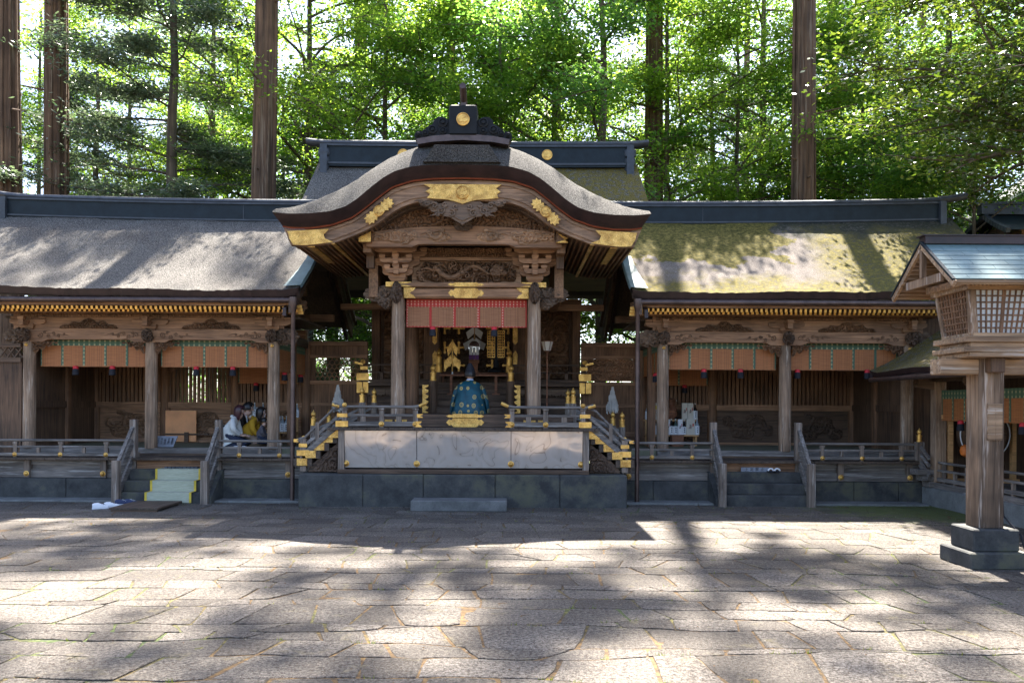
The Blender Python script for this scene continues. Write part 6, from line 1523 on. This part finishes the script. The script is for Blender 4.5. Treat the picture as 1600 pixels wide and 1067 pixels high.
for z,rx,ry,cx in ((.0,.118,.106,0),(.04,.12,.108,-.0),(.10,.10,.092,-.005),(.16,.085,.07,-.01),(.21,.07,.045,-.02),(.235,.04,.02,-.03)):
    rings.append([(H[0]+cx+rx*math.cos(t_),ry*math.sin(t_),H[1]+.03+z) for t_ in np.linspace(0,2*math.pi,25)])
m.grid(rings); k=len(m.v); m.add(rings[-1][:-1],[tuple(range(24))]); m.build('black_hat',M['tblk'],T,smooth=True,org=(0,0,0))
# ================================================================ TREES
def leaves(centers,size,spread,flat,seed,asp=.55,droop=0.0):
    g=np.random.default_rng(seed); n=len(centers)
    a=g.uniform(0,2*np.pi,n); t=np.stack([np.cos(a),np.sin(a),g.normal(-droop,.35,n)],1); t/=np.linalg.norm(t,axis=1)[:,None]
    nn=np.stack([g.normal(0,flat,n),g.normal(0,flat,n),np.ones(n)],1); nn-=t*(nn*t).sum(1)[:,None]; nn/=np.linalg.norm(nn,axis=1)[:,None]
    b=np.cross(nn,t); s=(size*g.uniform(.65,1.35,n))[:,None]
    c=centers; v=np.stack([c-t*s*.5,c+b*s*asp*.5-t*s*.05,c+t*s*.5,c-b*s*asp*.5-t*s*.05],1).reshape(-1,3)
    return v
def leaf_object(name,v,mat,parent=None,org=(0,0,0)):
    n=len(v)//4; me=bpy.data.meshes.new(name)
    me.vertices.add(len(v)); me.vertices.foreach_set('co',(v-np.array(org)).astype(np.float32).ravel())
    me.loops.add(4*n); me.loops.foreach_set('vertex_index',np.arange(4*n,dtype=np.int32))
    me.polygons.add(n); me.polygons.foreach_set('loop_start',np.arange(0,4*n,4,dtype=np.int32))
    try: me.polygons.foreach_set('loop_total',np.full(n,4,dtype=np.int32))
    except Exception: pass
    me.materials.append(mat); me.update(calc_edges=True); me.validate()
    o=bpy.data.objects.new(name,me); C.objects.link(o)
    if parent is not None: o.parent=parent; KIDS.setdefault(parent.name,[]).append(o)
    else: o.location=org
    ORG[o.name]=Vector(org); return o
M['maple']=leafmat('bright_maple_leaf',(.055,.13,.02),(.18,.275,.045),(2.4,2.15,1.3),.58,.45,.4)
M['mapled']=leafmat('green_broad_leaf',(.04,.11,.022),(.125,.23,.05),(2.4,2.3,1.4),.55,.35,.6)
M['fir']=leafmat('dark_conifer_needle',(.045,.075,.04),(.14,.175,.11),(1.8,1.9,1.4),.35,.32,.8)
M['gloss']=leafmat('glossy_evergreen_leaf',(.03,.07,.015),(.11,.15,.035),(2.0,1.9,.7),.35,.25,.7)
M['tbark']=wood('cedar_trunk_bark',(.04,.024,.014),(.16,.10,.064),'z',.9,.35,streak=(.20,.145,.10),bs=1.0); M['tbark2']=wood('grey_trunk_bark',(.03,.024,.018),(.13,.105,.08),'z',.9,.5,bs=1.0)
def bend(p0,dirv,L_,up,n,g,wob=.12):
    pts=[np.array(p0,float)]; d=np.array(dirv,float); d/=np.linalg.norm(d)
    for i in range(n):
        d=d+np.array([g.normal(0,wob),g.normal(0,wob),up/n+g.normal(0,wob*.5)]); d/=np.linalg.norm(d); pts.append(pts[-1]+d*L_/n)
    return pts
def tree_mesh(kind,H_,r0,z0,cr,nl,lp,ls,seed,clip=None,lean=0,full=True,bare_low=False):
    """returns MB of wood and array of leaf quads, base at origin"""
    g=np.random.default_rng(seed); mb=MB()
    tr=[((lean+(.7 if kind=='cedar' else 0)*math.sin(seed))*z/H_+.0+g.normal(0,.02+.0*z)*(2 if kind!='cedar' else 1),g.normal(0,.03),z) for z in np.linspace(0,H_,12)]
    rad=[r0*(1.25 if i==0 else 1)*(1-.75*(i/11)**1.1) for i in range(12)]
    mb.tube(tr,rad,14 if r0>.25 else 8)
    if kind=='cedar' and r0>.3:
        for k in range(34):
            z=g.uniform(3,z0); a_=g.uniform(0,6.28); rr=r0*(1-.5*z/H_); p_=np.array([np.interp(z,[q[2] for q in tr],[q[0] for q in tr])+rr*.85*math.cos(a_),rr*.85*math.sin(a_),z]); dd=np.array([math.cos(a_),math.sin(a_),g.uniform(-.3,.3)]); l=g.choice([.12,.2,.5,1.3],p=[.4,.3,.2,.1]); mb.tube([p_,p_+dd*(rr*.2+l*.5),p_+dd*(rr*.2+l)],[.035,.022,.008],5)
        for k in range(9):
            a_=k*.7; mb.tube([(r0*.8*math.cos(a_),r0*.8*math.sin(a_),z_) if False else (r0*(1.02-.68*z_/H_)*math.cos(a_+.02*z_)+np.interp(z_,[q[2] for q in tr],[q[0] for q in tr]),r0*(1.02-.68*z_/H_)*math.sin(a_+.02*z_),z_) for z_ in np.linspace(.2,z0,8)],[.05]*8,5,cap=False)
    tz=np.array([p[2] for p in tr]); tx=np.array([p[0] for p in tr]); ty=np.array([p[1] for p in tr])
    L3=[]; C_=[]
    for i in range(nl):
        f=(i+g.random())/nl; z=z0+(H_*.97-z0)*f; az=g.uniform(0,2*np.pi)
        if kind in('cedar','fir'):
            ln=cr*(1.0-.65*f)*g.uniform(.6,1.1); dz=g.uniform(-.15,.25) if kind=='fir' else g.uniform(-.3,.3); up=.1 if kind=='fir' else .35; n=6
        else:
            ln=cr*(.55+.6*math.sin(math.pi*min(1,f*.9+.12)))*g.uniform(.6,1.1); dz=g.uniform(.15,.8); up=-.35; n=6
        p0=(np.interp(z,tz,tx),np.interp(z,tz,ty),z); rb=max(.018,r0*(.22 if r0>.25 else .42)*(1-.6*f))
        br=bend(p0,(math.cos(az),math.sin(az),dz),ln,up,n,g); mb.tube(br,[rb*(1-.85*k/n) for k in range(n+1)],5,cap=False)
        subs=[]
        for q in range(4 if kind!='cedar' else 3):
            k=g.integers(2,n+1) if n>2 else 1; a2=az+g.uniform(-1.2,1.2)
            sb=bend(br[k],(math.cos(a2),math.sin(a2),g.uniform(-.1,.35) if kind not in('cedar','fir') else g.uniform(-.25,.1)),ln*g.uniform(.25,.5),-.1,3,g); subs.append(sb)
            mb.tube(sb,[rb*.4,rb*.3,rb*.2,rb*.1],4,cap=False)
        for ch in ([] if kind=='cedar' else [br[2:]]+subs):
            for k in range(len(ch)-1):
                for w_ in (0,.5):
                    c=ch[k]*(1-w_)+ch[k+1]*w_; m_=int(lp*g.uniform(.5,1.3))
                    if kind=='fir': sx,sz=.30,.10
                    elif kind=='cedar': sx,sz=.34,.30
                    else: sx,sz=.42,.12
                    C_.append(c+g.normal(0,1,(m_,3))*np.array([sx,sx,sz]))
        if kind=='cedar':
            for sb in subs+[br]:
                
                for q_ in range(4): C_.append(sb[-1]+g.normal(0,.55,3)+g.normal(0,1,(lp*3,3))*.19*g.uniform(.7,1.3))
        else: C_.append(br[-1]+g.normal(0,1,(lp,3))*np.array([.4,.4,.15]))
    c=np.concatenate(C_)
    v=leaves(c,ls,1,{'maple':.45,'fir':.8,'cedar':1.2,'broad':.6,'gloss':.7}[kind],seed+1,{'maple':.6,'fir':.30,'cedar':.35,'broad':.55,'gloss':.5}[kind],.15)
    return mb,v
LIB={}
def tree(key,label,cat,x,y,rz=0,s=1.0,name='tree',group=None,sz=None):
    """first use of a key builds the tree, later uses copy trunk and crown"""
    T=thing(name,label,cat,(x,y,-.03),group,rz=rz if abs(rz)>1e-6 else .001); T.scale=(s,s,sz or s*{'m':1.28,'b':1.18,'f':1.0}.get(key[0],1.0))
    if key not in LIB:
        kind,H_,r0,z0,cr,nl,lp,ls,seed,bk,lf=SPEC[key]
        mb,v=tree_mesh(kind,H_,r0,z0,cr,nl,lp,ls,seed)
        a=mb.build('trunk',M[bk],T,smooth=True,org=(0,0,0),normals=False); b_=leaf_object('crown',v,M[lf],T); LIB[key]=(a,b_)
    else:
        for q in LIB[key]:
            c=q.copy(); C.objects.link(c); c.parent=T
    return T
SPEC={
 'maple_a':('maple',15,.16,2.5,5.0,34,48,.12,1,'tbark2','maple'),
 'maple_b':('maple',17,.20,4.0,5.5,36,48,.12,2,'tbark2','maple'),
 'maple_c':('maple',12,.12,2.0,4.2,30,46,.115,3,'tbark2','maple'),
 'broad_a':('broad',16,.22,3.0,5.0,34,48,.13,4,'tbark2','mapled'),
 'broad_b':('broad',13,.14,2.0,4.5,32,46,.125,5,'tbark2','mapled'),
 'fir_a':('fir',17.5,.27,4.5,5.6,52,40,.17,6,'tbark2','fir'),
 'fir_b':('fir',18,.33,3.0,4.6,58,40,.17,7,'tbark2','fir'),
 'cedar_a':('cedar',41,.36,25,3.2,13,12,.25,8,'tbark','fir'),  # cedar crowns sit above the view, shaped for the dapple they cast
 'cedar_b':('cedar',46,.36,34,3.8,9,15,.25,9,'tbark','fir'),
 'cedar_e':('cedar',46,.17,33,3.9,10,15,.25,21,'tbark2','fir'),
 'cedar_d':('cedar',45,.36,41,2.2,8,6,.3,18,'tbark','fir'),  # crown lifted and thinned so its shade misses the court
 'cedar_c':('cedar',40,.22,28,3.0,8,12,.25,10,'tbark','fir'),
 'gloss':('gloss',13.5,.20,6.6,4.6,60,34,.135,12,'tbark2','gloss'),
}
def tx(px,d): return (px-800)*d/F
G1='tall cedars with bare straight trunks'; G2='bright green maples behind the halls'; G3='dark firs behind the halls'; G4='slim background trunks'; G5='mid green broadleaf trees'
for key,px,d,rz,s,lb in (
 ('cedar_d',17,26,0.3,1.0,'huge grey-brown cedar trunk at the left edge of the photo'),
 ('cedar_d',88,26.5,1.7,1.0,'reddish straight cedar trunk, second from the left edge'),
 ('cedar_d',406,25.3,3.0,.98,'ivy-flecked reddish cedar trunk left of the main ridge'),
 ('cedar_a',1253,25.6,4.4,1.0,'largest dark cedar trunk rising above the right wing ridge'),
 ('cedar_c',705,36,.9,1.15,'broad shaded cedar trunk directly behind the crest spike'),
 ('cedar_b',1022,31,2.2,.95,'cedar trunk just right of the main roof ridge tip'),
 ('cedar_b',560,39,5.2,.9,'cedar trunk in shade left of the crest'),
 ('cedar_c',1300,36,0.5,1.0,'slim cedar trunk just right of the largest trunk'),
 ('cedar_c',1366,36,1.9,1.0,'slim cedar trunk above the right end of the right wing'),
 ('cedar_c',1432,40,2.9,1.05,'slim dark trunk behind the ridge end ornament at right'),
 ('cedar_c',285,42,4.1,1.0,'far slim trunk seen through the dark fir at left'),
 ('cedar_e',862,29.0,1.1,.98,'slim pale trunk standing right of the crest'),
 ('cedar_c',1160,43,3.6,1.0,'far trunk left of the largest cedar'),
 ('cedar_c',1515,34,2.4,1.0,'trunk rising behind the blue roofed side shrine'),
): tree(key,lb,'tree',tx(px,d),d,rz,s,'cedar_tree',G1)
for key,px,d,rz,s,lb in (
 ('fir_a',268,27.5,.4,1.0,'dark fir with spreading low boughs above the left wing'),
 ('fir_a',150,36,2.4,.9,'grey-green fir between the two left cedars'),
 ('fir_b',520,35,1.3,.9,'dark fir left of the crest behind bright maples'),
 ('fir_b',655,37,3.4,.85,'dark fir filling the shade behind the crest'),
 ('fir_a',1110,36,5.0,.9,'dark fir between the maples and the largest cedar'),
 ('fir_b',1420,33,4.2,.8,'dark fir above the right end of the right wing'),
 ('fir_b',800,42,.2,.95,'far dark fir right of the crest'),
 ('fir_b',350,44,2.0,.95,'far dark fir behind the ivy-flecked cedar'),
 ('fir_a',1330,42,2.0,1.0,'far dark fir right of the largest cedar'),
): tree(key,lb,'tree',tx(px,d),d,rz,s,'fir_tree',G3)
for key,px,d,rz,s,lb in (
 ('maple_b',480,31,.2,.95,'bright maple over the left end of the main roof'),
 ('maple_a',600,30.5,1.5,1.0,'bright maple left of the crest'),
 ('maple_c',780,29,2.5,1.05,'low bright maple right of the crest'),
 ('maple_b',870,32,3.3,1.0,'bright maple with slim trunks over the right half of the main ridge'),
 ('broad_a',937,28.5,4.0,1.0,'dark forked trunk with a crooked root limb right of the crest'),
 ('maple_a',1040,30.5,5.0,1.0,'yellow-green maple beside the right tip of the main ridge'),
 ('maple_c',1150,30.5,.7,1.1,'low yellow-green maple over the right wing ridge'),
 ('maple_b',1190,33,2.2,1.0,'bright maple left of the largest cedar'),
 ('broad_b',1345,31.5,3.1,1.05,'mid green tree right of the largest cedar'),
 ('maple_a',1400,32,4.4,1.0,'bright backlit maple above the right wing end'),
 ('broad_a',1480,30,5.5,.95,'mid green tree behind the blue roofed side shrine'),
 ('maple_c',1520,27,1.1,.8,'low bright maple beside the blue roofed side shrine'),
 ('maple_b',330,36,1.9,1.0,'pale green maple in the gap behind the dark fir at left'),
 ('maple_a',200,39,2.8,1.05,'backlit yellow-green maple far behind the left wing'),
 ('maple_a',60,40,.9,1.05,'backlit maple between the left edge cedars'),
 ('broad_b',440,34,2.0,.95,'green tree right of the ivy-flecked cedar'),
 ('broad_b',700,31,4.8,1.0,'mid green tree behind the crest wings'),
): tree(key,lb,'tree',tx(px,d),d,rz,s,'maple_tree' if key[0]=='m' else 'broadleaf_tree',G2 if key[0]=='m' else G5)
tree('gloss','glossy leaved evergreen overhanging the top right corner','tree',12.6,18.6,.6,1.0,'evergreen_tree')
# far woodland as one mass
g=np.random.default_rng(77); C_=[]
for i in range(900):
    d=g.uniform(47,62); x=g.uniform(-44,48); z=g.uniform(1,30)
    if x<-8 and x>-34 and z>6 and g.random()<.55: continue
    C_.append(np.array([x,d,z])+g.normal(0,1,(int(g.uniform(40,110)),3))*np.array([1.3,1.0,.8]))
v=leaves(np.concatenate(C_),.34,1,.7,78,.6,.1)
tag(leaf_object('distant_woodland',v,M['mapled']),kind='stuff')
C_=[]
for i in range(1300):
    d=g.uniform(50,64); x=g.uniform(-46,50); z=g.uniform(0,28)
    if x<-8 and x>-34 and z>5 and g.random()<.5: continue
    C_.append(np.array([x,d,z])+g.normal(0,1,(int(g.uniform(40,110)),3))*np.array([1.2,1.0,1.1]))
v=leaves(np.concatenate(C_),.34,1,.9,79,.5,.1)
tag(leaf_object('distant_evergreens',v,M['fir']),kind='stuff')
C_=[]
for i in range(260):
    d=g.uniform(26,44); x=g.uniform(-26,26); z=g.uniform(.2,2.2)
    C_.append(np.array([x,d,z])+g.normal(0,1,(int(g.uniform(60,120)),3))*np.array([.8,.8,.5]))
v=leaves(np.concatenate(C_),.16,1,.7,80,.55,.1)
tag(leaf_object('undergrowth',v,M['mapled']),kind='stuff')
# ================================================================ SIDE SHRINE (upper right)
d=27.0
T=thing('side_shrine','small shrine with dark blue copper roof behind the right wing, partly hidden by leaves','shrine',(tx(1590,d),d,0))
a=P(1500,330,d); e_=P(1530,362,25.2)
xl=a[0]+.8; xr=xl+7
m=MB(); rows=[]
for f in np.linspace(0,1,10): rows.append([(xl-.35*f,25.2+1.8*(1-f)+0*f if False else 27-1.9*f,a[2]-.1-(.85*f**.8)),(xr,27-1.9*f,a[2]-.1-(.85*f**.8))])
m.grid(rows); rows=[[(x,54-y,z) for x,y,z in r_] for r_ in rows]; m.grid(rows); ro=m.build('copper_roof',M['cops'] if False else M['cop'],T,smooth=True)
m=MB(); m.box(xl-.2,xr,26.85,27.15,a[2]-.12,a[2]+.18); m.box(xl-.45,xr,26.8,27.2,a[2]+.18,a[2]+.26); m.build('ridge_box',M['copl'],T)
m=MB()
for f0,f1 in zip(np.linspace(0,.9,9),np.linspace(.1,1,9)):
    for sg in (-1,1): m.beam((xl-.35*f0-.03,27+sg*1.9*f0,a[2]-.12-.85*f0**.8),(xl-.35*f1-.03,27+sg*1.9*f1,a[2]-.12-.85*f1**.8),.12,.14)
m.build('barge_board',M['copl'],T)
m=MB(); m.box(xl+.5,xr-.5,25.9,28.1,0,a[2]-.75); m.build('timber_wall',M['postb'],T)
m=MB(); m.prism([(25.9,a[2]-.8),(28.1,a[2]-.8),(27,a[2]-.2)],xl+.45,xl+.52,0,'x'); m.build('gable_board',M['dkz'],T)
for i in range(8):
    m=MB(); x=xl+.5+i*.85; m.box(x-.08,x+.08,25.8,25.92,3,a[2]-.8); m.build('post',M['beamx'],T)
# second roof, a diagonal verge farther up
a=P(1545,330,31); b_=P(1610,285,31)
T=thing('rear_hall','distant hall whose sunlit sloping roof edge shows at the right border','hall',(b_[0]+3,31,0))
m=MB(); m.add([(a[0],30,a[2]),(b_[0]+3,30,b_[2]+1.9),(b_[0]+3,34,b_[2]+1.9),(a[0],34,a[2]),(a[0],30,a[2]-.35),(b_[0]+3,30,b_[2]+1.55),(b_[0]+3,34,b_[2]+1.55),(a[0],34,a[2]-.35)],[(0,1,2,3),(7,6,5,4),(0,4,5,1),(1,5,6,2),(2,6,7,3),(3,7,4,0)]); m.build('roof',M['cop'],T)
m=MB(); m.box(a[0]+1,b_[0]+3,30.5,33.5,0,a[2]-.1); m.build('timber_wall',M['dkz'],T)
